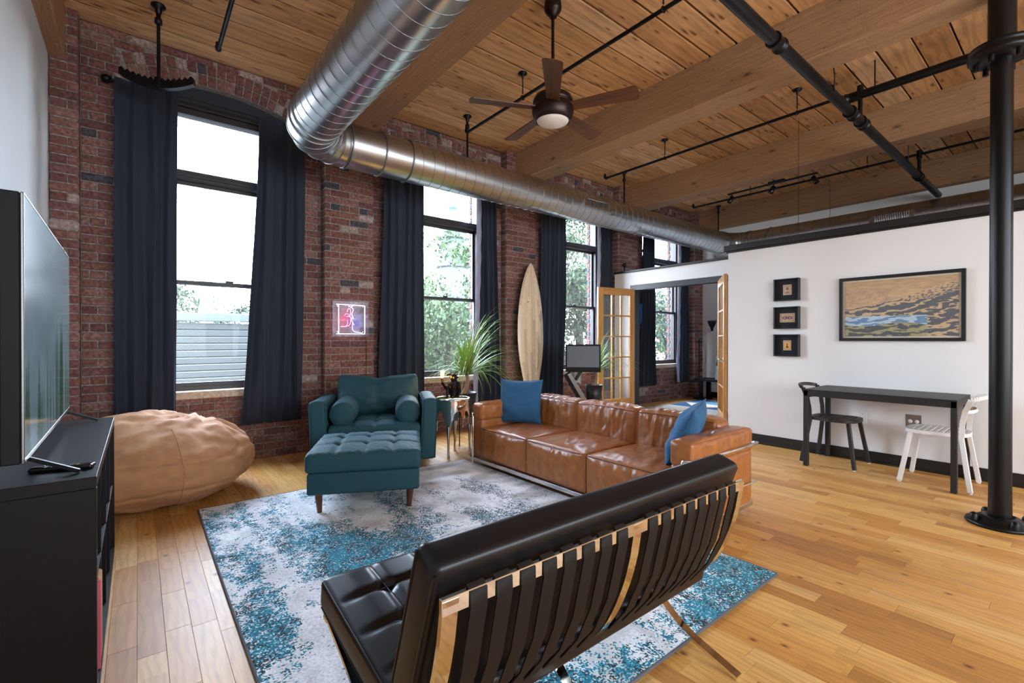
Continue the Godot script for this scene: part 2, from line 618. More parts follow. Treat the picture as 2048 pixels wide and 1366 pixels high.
func brickwork() -> void:
	var tones := ["93625a", "8b5a51", "9a6a60", "855650", "8f5f54", "8a5d57", "9e7167", "7b504c", "a2786d", "565057", "4c4c56", "bba49c"]
	var course := 0.0755
	var tone := func(pale: float) -> int:
		var r := rng.randf()
		if r < 0.04: return 9 + rng.randi() % 2
		if r < 0.04 + pale: return 11
		return rng.randi() % 9
	var names_bay := ["brick bay around the tall window beside the television", "brick bay around the window behind the spiky plant", "brick bay around the window behind the rowing machine", "brick bay around the window of the far room"]
	for k in 4:
		var c := bay_x(k)
		var xa := c - 0.98
		var xb := c + 0.98
		var half := 0.65
		var body := MB.new()
		var th := 0.30
		var zf := BACK - 0.007
		body.box(Vector3((xa + c - half) / 2, CEIL / 2, zf - th / 2), Vector3(c - half - xa, CEIL, th))
		body.box(Vector3((xb + c + half) / 2, CEIL / 2, zf - th / 2), Vector3(xb - c - half, CEIL, th))
		body.box(Vector3(c, 0.325, zf - th / 2), Vector3(half * 2, 0.65, th))
		var poly := PackedVector2Array()
		for i in 17:
			var a := lerpf(-0.3363, 0.3363, i / 16.0)
			poly.append(Vector2(1.97 * sin(a), 1.69 + 1.97 * cos(a)))
		poly.append(Vector2(half, CEIL)); poly.append(Vector2(-half, CEIL))
		body.prism(poly, th, Transform3D(Basis.IDENTITY, Vector3(c, 0, zf - th)))
		var w := struct("wall_back", names_bay[k], body, M.mortar)
		var pieces := []
		for j in 52:
			var y := j * course
			var ym := y + course / 2
			var wide := 0.0
			if ym > 0.65 and ym < 3.54: wide = half
			elif ym >= 3.54:
				wide = (ym - 1.69) * tan(0.345) + 0.008
				if ym > 3.751: wide = sqrt(maxf(0.0, 2.19 * 2.19 - pow(ym - 1.69, 2))) + 0.004
			var head := j % 6 == 5
			var step := 0.106 if head else 0.213
			var bx := xa - (step / 2 if j % 2 else 0.0)
			while bx < xb:
				var spans := [[maxf(bx, xa), minf(bx + step, xb)]]
				if wide > 0.0:
					var s: Array = spans[0]
					spans = []
					if s[0] < c - wide: spans.append([s[0], minf(s[1], c - wide)])
					if s[1] > c + wide: spans.append([maxf(s[0], c + wide), s[1]])
				for s in spans:
					if s[1] - s[0] > 0.035 and y + course < CEIL + 0.01:
						pieces.append([Vector3((s[0] + s[1]) / 2, y + course / 2, BACK - 0.02 + rng.randf() * 0.005), Vector3(s[1] - s[0] - 0.011, course - 0.012, 0.04), tone.call(0.03 if j < 44 else 0.12), Basis(Vector3.BACK, rng.randf_range(-0.006, 0.006))])
				bx += step
		# two rings of bricks on edge over the window
		for ring in 2:
			var rr := 1.97 + 0.0525 + 0.108 * ring
			var n := 18
			for i in n:
				var a := lerpf(-0.337, 0.337, (i + 0.5) / n)
				pieces.append([Vector3(c + rr * sin(a), 1.69 + rr * cos(a), BACK - 0.06 + rng.randf() * 0.005), Vector3(rr * 0.674 / n - 0.012, 0.099, 0.12), tone.call(0.12), Basis(Vector3.BACK, -a + rng.randf_range(-0.012, 0.012))])
		# the outer jamb seen through the glass
		for j in range(9, 47):
			var y := j * course
			pieces.append([Vector3(c + half + 0.008, y + course / 2, -5.635 + (0.012 if j % 2 else 0.0)), Vector3(0.05, course - 0.012, 0.06), [3, 7, 9][j % 3]])
		lay(w, "brick", pieces, 0.004, "brick", "brick_field", tones)
	var names_pil := ["brick pilaster in the corner by the television", "brick pilaster that carries the neon sign", "brick pilaster behind the surfboard", "brick pilaster where the low white wall meets the bricks", "brick pilaster in the corner of the far room"]
	for k in 5:
		var xa := -0.92 + PITCH * k
		var xb := xa + 0.55
		if k == 0: xa = LEFT
		if k == 4: xb = FAR
		var core := MB.new().box(Vector3((xa + xb) / 2, CEIL / 2, (PIL - 0.008 - 5.75) / 2), Vector3(xb - xa - 0.016, CEIL, 5.75 + PIL - 0.008))
		var w := struct("wall_pilaster", names_pil[k], core, M.mortar)
		var pieces := []
		for j in 52:
			var y := j * course
			var bx := xa - (0.1 if j % 2 else 0.0) - (0.05 if k % 2 else 0.0)
			if y + course > CEIL + 0.01: continue
			while bx < xb - 0.01:
				var step := 0.106 if (j % 6 == 5) else 0.213
				var a := maxf(bx, xa)
				var b := minf(bx + step, xb)
				if b > xb - 0.04: b = xb
				if xb - b < 0.05: b = xb
				if b - a > 0.03:
					pieces.append([Vector3((a + b) / 2, y + course / 2, (PIL - 5.36) / 2 + rng.randf_range(-0.003, 0.003)), Vector3(b - a - (0.011 if b < xb else 0.003), course - 0.012, 5.36 + PIL), tone.call(0.02), Basis(Vector3.BACK, rng.randf_range(-0.006, 0.006))])
				bx += step
				if b >= xb: break
		lay(w, "brick", pieces, 0.005, "brick", "brick_field", tones)

func windows() -> void:
	var looks := ["tall dark framed window showing a corrugated roof", "tall dark framed window behind the spiky plant", "tall dark framed window behind the rowing machine", "tall dark framed window in the far room"]
	for k in 4:
		var c := bay_x(k)
		var w := Node3D.new()
		w.name = "window_%d" % (k + 1)
		add_child(w)
		w.position = Vector3(c, 0, -5.5)
		w.set_meta("label", looks[k])
		w.set_meta("kind", "structure")
		var f := MB.new()
		for s in [-1.0, 1.0]:
			f.box(Vector3(s * 0.632, 2.06, 0), Vector3(0.036, 2.68, 0.13), 0.004)
		f.box(Vector3(0, 3.41, 0), Vector3(1.3, 0.06, 0.12), 0.004)
		f.box(Vector3(0, 3.46, 0.03), Vector3(1.3, 0.035, 0.1), 0.004)
		part("frame", f, M.frame_dark, w)
		var poly := PackedVector2Array()
		for i in 13:
			var a := lerpf(-0.3363, 0.3363, i / 12.0)
			poly.append(Vector2(1.97 * sin(a), 1.69 + 1.97 * cos(a) + 0.004))
		poly.append(Vector2(0.65, 3.43)); poly.append(Vector2(-0.65, 3.43))
		part("arch_panel", MB.new().prism(poly, 0.03, Transform3D(Basis.IDENTITY, Vector3(0, 0, 0.02))), M.arch_panel, w)
		part("transom_rail", MB.new().box(Vector3(0, 2.795, 0.01), Vector3(1.24, 0.09, 0.13), 0.006).box(Vector3(0, 2.79, 0.075), Vector3(1.24, 0.03, 0.02), 0.004), M.frame_dark, w)
		for d in [[1.75, 2.75, -0.015, "upper_sash"], [0.76, 1.79, 0.025, "lower_sash"]]:
			var s := MB.new()
			for e in [-1.0, 1.0]:
				s.box(Vector3(e * 0.598, (d[0] + d[1]) / 2, d[2]), Vector3(0.034, d[1] - d[0], 0.036), 0.003)
			s.box(Vector3(0, d[0] + 0.022, d[2]), Vector3(1.23, 0.044, 0.036), 0.003)
			s.box(Vector3(0, d[1] - 0.016, d[2]), Vector3(1.23, 0.032, 0.036), 0.003)
			var so := part(d[3], s, M.frame_dark, w)
			part("pane", MB.new().box(Vector3(0, (d[0] + d[1]) / 2, d[2]), Vector3(1.17, d[1] - d[0] - 0.06, 0.004)), M.pane, so)
		part("pane", MB.new().box(Vector3(0, 3.11, 0), Vector3(1.24, 0.55, 0.004)), M.pane, w)
		part("sash_lock", MB.new().box(Vector3(0.12, 1.80, 0.02), Vector3(0.07, 0.02, 0.03), 0.004), M.black_iron, w)
		var sl := MB.new()
		sl.box(Vector3(0, 0.69, 0.05), Vector3(1.3, 0.075, 0.22), 0.006)
		part("sill", sl, M.sill_cream, w)
		part("bottom_rail", MB.new().box(Vector3(0, 0.745, 0), Vector3(1.26, 0.05, 0.09), 0.004), M.frame_dark, w)

# one curtain: cloth hung in folds between (x0, x1) at the top and (x2, x3) at the hem
func curtain(label: String, x0: float, x1: float, x2: float, x3: float, top: float, hem: float, folds: float, lined: bool, sd: int) -> void:
	var t := thing("curtain", label, "curtain", Vector3((x0 + x1) / 2, 0, -5.235), 0.0, "navy curtains at the tall windows")
	var cx := (x0 + x1) / 2
	var n := noise(1.0, 2, sd)
	var at := func(u: float, v: float, off: float) -> Vector3:
		var x := lerpf(lerpf(x0, x1, u), lerpf(x2, x3, u), v * v * 0.6 + v * 0.4) - cx
		var ph := u * folds * TAU + n.get_noise_2d(u * 2.0, v * 0.8) * 2.0 + sd
		var amp := lerpf(0.022, 0.05, v) * (0.75 + 0.5 * n.get_noise_2d(u * 3.0, 5.0 + v))
		var z := sin(ph) * amp + 0.3 * amp * sin(2.0 * ph + 1.0)
		return Vector3(x + cos(ph) * amp * 0.35, lerpf(top, hem, v) + (0.012 * sin(ph) if v > 0.98 else 0.0), z + off + n.get_noise_2d(u + 9.0, v * 1.5) * 0.02)
	var b := MB.new()
	var nu := 72
	b.grid(func(u: float, v: float): return at.call(u, v, 0.003), nu, 26)
	b.grid(func(u: float, v: float): return at.call(1.0 - u, v, -0.003), nu, 26)
	b.grid(func(u: float, v: float): return at.call(0.0, u, 0.003 - 0.006 * v), 26, 1)
	b.grid(func(u: float, v: float): return at.call(1.0, u, 0.003 - 0.006 * v), 26, 1)
	b.grid(func(u: float, v: float): return at.call(u, 1.0, 0.003 - 0.006 * v), nu, 1)
	part("cloth", b, M.curtain, t)
	if lined:
		var l := MB.new()
		l.grid(func(u: float, v: float):
			var p: Vector3 = at.call(0.0, v, 0.0)
			return p + Vector3(-0.055 + u * 0.075, 0, 0.012 + 0.02 * sin(u * PI) + 0.006 * sin(v * 60.0 + u * 5.0)), 6, 60)
		l.grid(func(u: float, v: float):
			var p: Vector3 = at.call(0.0, v, 0.0)
			return p + Vector3(-0.055 + u * 0.075, 0, 0.004), 6, 26)
		part("lining", l, M.lining, t)

func curtains() -> void:
	var rows := [
		["navy curtain between the television and the tall window", -0.15, 0.30, -0.17, 0.28, 3.47, 0.36, 3.4, false],
		["navy curtain hanging left of the teal armchair", 0.96, 1.40, 0.79, 1.36, 3.47, 0.38, 3.2, false],
		["navy curtain between the neon sign and the window", 2.28, 2.79, 2.19, 2.77, 3.45, 0.36, 4.6, false],
		["navy curtain behind the spiky plant, beside the surfboard", 3.66, 3.92, 3.62, 3.98, 3.45, 0.36, 3.6, true],
		["navy curtain just past the surfboard", 4.80, 5.31, 4.75, 5.27, 3.45, 0.35, 5.2, false],
		["navy curtain with pale lining behind the open glazed door", 6.12, 6.43, 6.10, 6.44, 3.45, 0.35, 3.4, true],
		["navy curtain framed in the French door opening, nearer one", 7.33, 7.75, 7.18, 7.76, 3.45, 0.35, 4.6, false],
		["navy curtain beside the far floor lamp", 8.56, 8.95, 8.50, 8.92, 3.45, 0.35, 3.6, true],
	]
	for k in rows.size():
		var r: Array = rows[k]
		curtain(r[0], r[1], r[2], r[3], r[4], r[5], r[6], r[7], r[8], k + 1)
	for k in 4:
		var c := bay_x(k)
		var t := thing("curtain_rod", ["black curtain rod over the window beside the television", "black curtain rod over the window behind the plant", "black curtain rod over the window behind the rower", "black curtain rod over the far room window"][k], "curtain rod", Vector3(c, 3.46, -5.30), 0.0, "black curtain rods")
		part("rod", MB.new().tube([Vector3(-0.79, 0, 0), Vector3(0.79, 0, 0)], 0.011, 10), M.black_iron, t)
		for s in [-1.0, 1.0]:
			part("finial", MB.new().lathe([Vector2(0, -0.04), Vector2(0.026, -0.03), Vector2(0.036, 0), Vector2(0.026, 0.03), Vector2(0, 0.04)], 14, Transform3D(Basis(Vector3.BACK, PI / 2), Vector3(s * 0.81, 0, 0))), M.black_iron, t)
			part("bracket", MB.new().box(Vector3(s * 0.72, -0.01, -0.06), Vector3(0.016, 0.02, 0.12), 0.002), M.black_iron, t)

func ceiling() -> void:
	var c := struct("ceiling", "ceiling of wide knotty pine boards", MB.new().box(Vector3((LEFT + FAR) / 2, CEIL + 0.09, (BACK + REAR) / 2 - 0.2), Vector3(FAR - LEFT + 0.5, 0.12, REAR - BACK + 0.8)), M.gap)
	for bay in 4:
		var xa := -0.45 + PITCH * bay
		var xb := -0.75 + PITCH * (bay + 1)
		if bay == 3: xb = FAR
		var z := BACK
		while z < REAR:
			var w := 0.2545
			var b := MB.new()
			b.uvo = Vector2(rng.randf() * 7.0, rng.randf() * 5.0)
			var gap := 0.014 + (0.009 if rng.randf() < 0.4 else 0.0)
			b.box(Vector3((xa + xb) / 2, CEIL + 0.015, z + w / 2), Vector3(xb - xa + 0.02, 0.03, w - gap), 0.003)
			part("board", b, M["board_%d" % (rng.randi() % 6)], c)
			z += w
	var looks := ["rough timber ceiling beam against the pale left wall", "rough timber ceiling beam beside the big duct", "rough timber ceiling beam behind the fan", "rough timber ceiling beam carrying the track lights", "rough timber ceiling beam above the far pale wall"]
	for k in 5:
		var xa := -0.75 + PITCH * k
		var b := MB.new()
		b.uvo = Vector2(k * 3.3, k * 1.7)
		var nz := noise(0.9, 2, 40 + k)
		b.box(Vector3(xa + 0.15, 3.712, (PIL - 0.1 + REAR) / 2), Vector3(0.3, 0.424, REAR - PIL + 0.1), 0.008)
		struct("ceiling_beam", looks[k], b, M["beam_%d" % (k % 3)])

func arc(c: Vector3, x: Vector3, y: Vector3, r: float, a0: float, a1: float, n: int) -> Array:
	var p := []
	for k in n + 1:
		var a := lerpf(a0, a1, float(k) / n)
		p.append(c + (x * cos(a) + y * sin(a)) * r)
	return p

func ductwork() -> void:
	var t := thing("spiral_duct", "large round galvanised spiral duct bending along the brick wall", "duct")
	var y := 3.03
	var r := 0.203
	var x0 := 1.144
	var z1 := -4.37
	var x2 := 8.9
	var er := 0.36
	part("duct_run", MB.new().tube([Vector3(x0, y, REAR), Vector3(x0, y, z1 + er)], r, 48, false), M.galvanised, t)
	part("duct_run", MB.new().tube([Vector3(x0 + er, y, z1), Vector3(x2 - er, y, z1)], r * 0.985, 48, false), M.galvanised, t)
	part("duct_run", MB.new().tube([Vector3(x2, y, z1 + er), Vector3(x2, y, REAR)], r * 0.985, 40, false), M.galvanised, t)
	# elbows of five gores
	for e in [[Vector3(x0 + er, y, z1 + er), PI, PI * 1.5], [Vector3(x2 - er, y, z1 + er), PI * 1.5, TAU]]:
		for g in 5:
			var a0 := lerpf(e[1], e[2], g / 5.0)
			var a1 := lerpf(e[1], e[2], (g + 1) / 5.0)
			var p0: Vector3 = e[0] + Vector3(cos(a0), 0, sin(a0)) * er
			var p1: Vector3 = e[0] + Vector3(cos(a1), 0, sin(a1)) * er
			var b := MB.new()
			var n0 := Vector3(cos(a0), 0, sin(a0))
			var n1 := Vector3(cos(a1), 0, sin(a1))
			b.grid(func(u: float, v: float):
				var n := n0.lerp(n1, v)
				return p0.lerp(p1, v) + n * r * cos(u * TAU) + Vector3.UP * r * sin(u * TAU), 48, 1)
			part("elbow_gore", b, M.galvanised, t)
			if true:
				part("elbow_seam", MB.new().tube(ring_pts(p1, n1, r + 0.001, 40), 0.006, 6, false), M.duct_seam, t)
	# couplings
	for d in [[Vector3(x0, y, z1 + er + 0.02), Vector3(0, 0, 1)], [Vector3(x0, y, z1 + er + 0.12), Vector3(0, 0, 1)], [Vector3(x0 + er + 0.02, y, z1), Vector3(1, 0, 0)], [Vector3(x0 + er + 0.34, y, z1), Vector3(1, 0, 0)], [Vector3(x0 + er + 0.62, y, z1), Vector3(1, 0, 0)], [Vector3(x2 - er - 0.04, y, z1), Vector3(1, 0, 0)], [Vector3(x2, y, z1 + er + 0.04), Vector3(0, 0, 1)], [Vector3(x2, y, z1 + er + 0.4), Vector3(0, 0, 1)]]:
		var side: Vector3 = Vector3.UP.cross(d[1])
		part("coupling", MB.new().tube(ring_pts(d[0], side, r + 0.003, 40), 0.008, 6, false), M.duct_seam, t)
	# spiral lock seams
	var sp := MB.new()
	spiral(sp, Vector3(x0, y, z1 + er + 0.14), Vector3(0, 0, 1), REAR - z1 - er - 0.14, r, 0.125)
	spiral(sp, Vector3(x0 + er + 0.66, y, z1), Vector3(1, 0, 0), x2 - x0 - er * 2 - 0.72, r * 0.985, 0.125)
	spiral(sp, Vector3(x2, y, z1 + er + 0.06), Vector3(0, 0, 1), 5.2, r * 0.985, 0.125)
	part("spiral_seam", sp, M.duct_seam, t)
	# two register grilles let into the side
	for d in [[Vector3(4.82, y, z1 + r), 0.0, 0.54], [Vector3(x2 - r, y, -1.86), -PI / 2, 0.52]]:
		var g := Node3D.new()
		g.name = "register"
		t.add_child(g, true)
		g.position = d[0]
		g.rotation.y = d[1]
		var f := MB.new()
		for s in [-1.0, 1.0]:
			f.box(Vector3(0, s * 0.052, 0.0), Vector3(d[2], 0.022, 0.05), 0.003)
			f.box(Vector3(s * (d[2] / 2 - 0.025), 0, 0.0), Vector3(0.05, 0.1, 0.05), 0.003)
		part("register_frame", f, M.satin_steel, g)
		part("register_back", MB.new().box(Vector3(0, 0, -0.012), Vector3(d[2] - 0.06, 0.1, 0.01)), M.black_iron, g)
		var sl := MB.new()
		for k in 16:
			sl.box(Vector3(lerpf(-d[2] / 2 + 0.06, d[2] / 2 - 0.06, k / 15.0), 0, 0.012), Vector3(0.006, 0.085, 0.014), 0.0, Basis(Vector3.UP, 0.4))
		part("louvres", sl, M.satin_steel, g)

func ring_pts(c: Vector3, side: Vector3, r: float, n: int) -> Array:
	var p := []
	for k in n + 1:
		var a := TAU * k / n
		p.append(c + side * r * cos(a) + Vector3.UP * r * sin(a))
	return p

func spiral(b: MB, from: Vector3, d: Vector3, length: float, r: float, lead: float) -> void:
	var side := Vector3.UP.cross(d)
	var pts := []
	var n := int(length / lead * 28)
	for k in n + 1:
		var s := length * k / n
		var a := TAU * s / lead
		pts.append(from + d * s + (side * cos(a) + Vector3.UP * sin(a)) * (r + 0.0005))
	b.tube(pts, 0.0034, 4, false)

# iron pipe with threaded couplings
func coupling(b: MB, p: Vector3, d: Vector3, r: float, l: float) -> void:
	b.tube([p - d * l * 0.5, p - d * l * 0.34, p - d * l * 0.34, p + d * l * 0.34, p + d * l * 0.34, p + d * l * 0.5], [r * 1.32, r * 1.32, r * 1.18, r * 1.18, r * 1.32, r * 1.32], 16)

func pipes() -> void:
	# thin sprinkler lines, one in each bay, running away from the camera under the boards
	var yp := 3.67
	var looks := ["thin black sprinkler pipe beside the big duct", "thin black sprinkler pipe behind the fan", "thin black sprinkler pipe crossing under the big pipe", "thin black sprinkler pipe below the track lights"]
	for k in 4:
		var x := 3.05 + PITCH * (k - 1)
		var t := thing("sprinkler_pipe", looks[k], "pipe", Vector3(x, 0, 0), 0.0, "black sprinkler pipes")
		var zend := -4.62
		part("pipe", MB.new().tube([Vector3(0, yp, zend), Vector3(0, yp, 1.5 if k != 2 else -1.58)], 0.0165, 12), M.black_iron, t)
		var eb := MB.new()
		eb.tube(arc(Vector3(0, yp + 0.035, zend), Vector3(0, 0, -1), Vector3.DOWN, 0.035, PI / 2, 0.0, 6), 0.023, 12)
		eb.tube([Vector3(0, yp + 0.02, zend - 0.035), Vector3(0, yp + 0.07, zend - 0.035)], 0.017, 12)
		part("elbow", eb, M.black_iron, t)
		for z in [-3.62, -2.0]:
			var h := MB.new()
			h.lathe([Vector2(0, 0.25), Vector2(0.045, 0.25), Vector2(0.045, 0.238), Vector2(0.012, 0.225), Vector2(0.012, 0.2), Vector2(0.006, 0.19), Vector2(0.006, 0.04)], 14, Transform3D(Basis.IDENTITY, Vector3(0, yp, z)))
			h.tube(ring_pts(Vector3(0, yp, z), Vector3.RIGHT, 0.022, 16), 0.005, 6, false)
			part("hanger", h, M.black_iron, t)
	# drop rods under round plates near the bricks
	var dl := ["black drop pipe above the serrated bracket", "black drop pipe behind the duct by the fan", "black drop pipe behind the duct at the far timber beam", "black drop pipe behind the duct bend"]
	for k in 4:
		var x: float = 0.14 + [0.0, 2.975, 5.99, 9.02][k]
		var low: float = [3.27, 3.1, 3.1, 3.1][k]
		var t := thing("drop_pipe", dl[k], "pipe", Vector3(x, 0, -4.735), 0.0, "black drop pipes near the brick wall")
		part("rod", MB.new().tube([Vector3(0, CEIL - 0.1, 0), Vector3(0, low, 0)], 0.0125, 12), M.black_iron, t)
		part("ceiling_plate", MB.new().lathe([Vector2(0, 0), Vector2(0.05, 0), Vector2(0.05, -0.014), Vector2(0.024, -0.03), Vector2(0.022, -0.06), Vector2(0.016, -0.07), Vector2(0.016, -0.1), Vector2(0.026, -0.11), Vector2(0.026, -0.15), Vector2(0.014, -0.155)], 16, Transform3D(Basis.IDENTITY, Vector3(0, CEIL, 0))), M.black_iron, t)
	# a serrated black bracket hung from the first drop pipe
	var sb := thing("serrated_bracket", "black serrated metal rail with upturned ends hung above the curtain", "bracket", Vector3(0.14, 3.27, -4.735), deg_to_rad(-22))
	var top := PackedVector2Array()
	var n := 26
	for k in n + 1:
		var u := float(k) / n
		var x := lerpf(-0.26, 0.25, u)
		top.append(Vector2(x, 0.035 + 0.9 * x * x + (0.022 if k % 2 else 0.0)))
	for k in n + 1:
		var u := 1.0 - float(k) / n
		var x := lerpf(-0.26, 0.25, u)
		top.append(Vector2(x, -0.025 + 1.1 * x * x))
	part("rail", MB.new().prism(top, 0.05, Transform3D(Basis.IDENTITY, Vector3(0, 0, -0.025))), M.black_iron, sb)
	part("clamp", MB.new().tube([Vector3(0, -0.02, 0), Vector3(0, 0.06, 0)], 0.03, 12), M.black_iron, sb)
	# the main along the bricks, below the beams
	var t := thing("sprinkler_main", "thick black iron pipe slung under the timber beams", "pipe", Vector3(0, 3.37, -1.437))
	part("pipe", MB.new().tube([Vector3(2.0, 0, 0), Vector3(9.3, 0, 0)], 0.043, 18), M.black_iron, t)
	for x in [3.62, 5.30, 5.62, 8.02]:
		var c := MB.new()
		coupling(c, Vector3(x, 0, 0), Vector3.RIGHT, 0.043, 0.13)
		part("coupling", c, M.black_iron, t)
	for x in [4.66, 7.22]:
		var h := MB.new()
		h.tube(arc(Vector3(x, 0, 0), Vector3(0, 0, 1), Vector3.UP, 0.048, -0.4, PI + 0.2, 14), 0.005, 6)
		h.tube([Vector3(x, 0.0, 0.048), Vector3(x - 0.03, 0.1, 0.06), Vector3(x - 0.06, 0.25, 0.05)], 0.005, 6)
		part("hook", h, M.black_iron, t)
	for x in [5.56, 8.07]:
		part("riser", MB.new().tube([Vector3(x, 0.03, 0), Vector3(x, 0.31, 0)], 0.02, 12).tube([Vector3(x, 0.24, 0), Vector3(x, 0.35, 0)], 0.028, 12), M.black_iron, t)
	# a thicker cross pipe from the main towards the column
	var cp := thing("cross_pipe", "thick black pipe running from the main towards the iron column", "pipe", Vector3(5.56, 3.63, 0))
	part("pipe", MB.new().tube([Vector3(0, 0, -1.52), Vector3(0, 0, 1.5)], 0.04, 18), M.black_iron, cp)
	var cc := MB.new()
	coupling(cc, Vector3(0, 0, -1.50), Vector3.BACK, 0.04, 0.12)
	part("coupling", cc, M.black_iron, cp)
	part("hanger", MB.new().tube([Vector3(0, 0.04, -1.32), Vector3(0, 0.29, -1.32)], 0.006, 8), M.black_iron, cp)
	# iron column
	var col := thing("iron_column", "black cast iron column with flanged foot and collar", "column", Vector3(4.42, 0, -0.374), 0.0, "", "structure")
	part("shaft", MB.new().lathe([Vector2(0.058, 0.03), Vector2(0.0555, 0.3), Vector2(0.0545, 3.1)], 36), M.black_iron, col)
	part("upper_shaft", MB.new().lathe([Vector2(0.068, 3.1), Vector2(0.068, 3.5)], 36), M.black_iron, col)
	part("foot_flange", MB.new().lathe([Vector2(0, 0), Vector2(0.165, 0), Vector2(0.17, 0.01), Vector2(0.165, 0.022), Vector2(0.125, 0.026), Vector2(0.115, 0.045), Vector2(0.095, 0.058), Vector2(0.075, 0.064), Vector2(0.068, 0.05), Vector2(0.058, 0.05)], 40), M.black_iron, col)
	for k in 4:
		var a := TAU * k / 4 + 2.55
		part("bolt_boss", MB.new().lathe([Vector2(0, 0.075), Vector2(0.016, 0.068), Vector2(0.023, 0.055), Vector2(0.026, 0.02)], 14, Transform3D(Basis.IDENTITY, Vector3(cos(a) * 0.138, 0, sin(a) * 0.138))), M.black_iron, col)
	part("collar", MB.new().lathe([Vector2(0.055, 3.05), Vector2(0.15, 3.06), Vector2(0.165, 3.075), Vector2(0.165, 3.1), Vector2(0.15, 3.112), Vector2(0.16, 3.12), Vector2(0.16, 3.14), Vector2(0.068, 3.155)], 40), M.black_iron, col)
	for k in 6:
		var a := TAU * k / 6 + 0.3
		part("collar_bolt", MB.new().tube([Vector3(cos(a) * 0.125, 3.015, sin(a) * 0.125), Vector3(cos(a) * 0.125, 3.07, sin(a) * 0.125)], 0.016, 6), M.black_iron, col)

func cloth_mat(called: String, c: String, rough: float, sheen := 0.0, scale := 5.0) -> StandardMaterial3D:
	var m := triplanar(mat(called, hexc(c), rough), M.coarse if scale < 3.0 else M.fine, scale, false)
	if sheen > 0.0:
		m.rim_enabled = true
		m.rim = sheen
		m.rim_tint = 0.6
	return m

func objects() -> void:
	mat("silver", hexc("a9abad"), 0.25, 1.0)
	mat("gloss_black", hexc("0e0e10"), 0.18)
	mat("satin_black", hexc("111114"), 0.45).metallic_specular = 0.3
	mat("rubber", hexc("1a1a1c"), 0.8)
	mat("white_plastic", hexc("e6e4e2"), 0.35)
	mat("warm_glass", hexc("f1ebe2"), 0.3)
	var bs := triplanar(mat("black_stain", hexc("151214"), 0.42), M.fine, 3.0, false)
	bs.metallic_specular = 0.3
	cloth_mat("velvet", "0c4650", 0.7, 0.6, 6.0).rim_tint = 0.9
	cloth_mat("bean", "b98359", 0.85, 0.25, 2.0)
	cloth_mat("blue_cloth", "2d638c", 0.9, 0.4, 9.0)
	cloth_mat("pot_black", "1b1c1e", 0.45)
	rug()
	media_wall()
	bean_bag()
	armchair()
	side_table()
	neon()
	sofa()
	loveseat()
	dining()
	pictures()
	surfboard()
	rower()
	doors()
	far_room()
	fan()
	track()
	oddments()

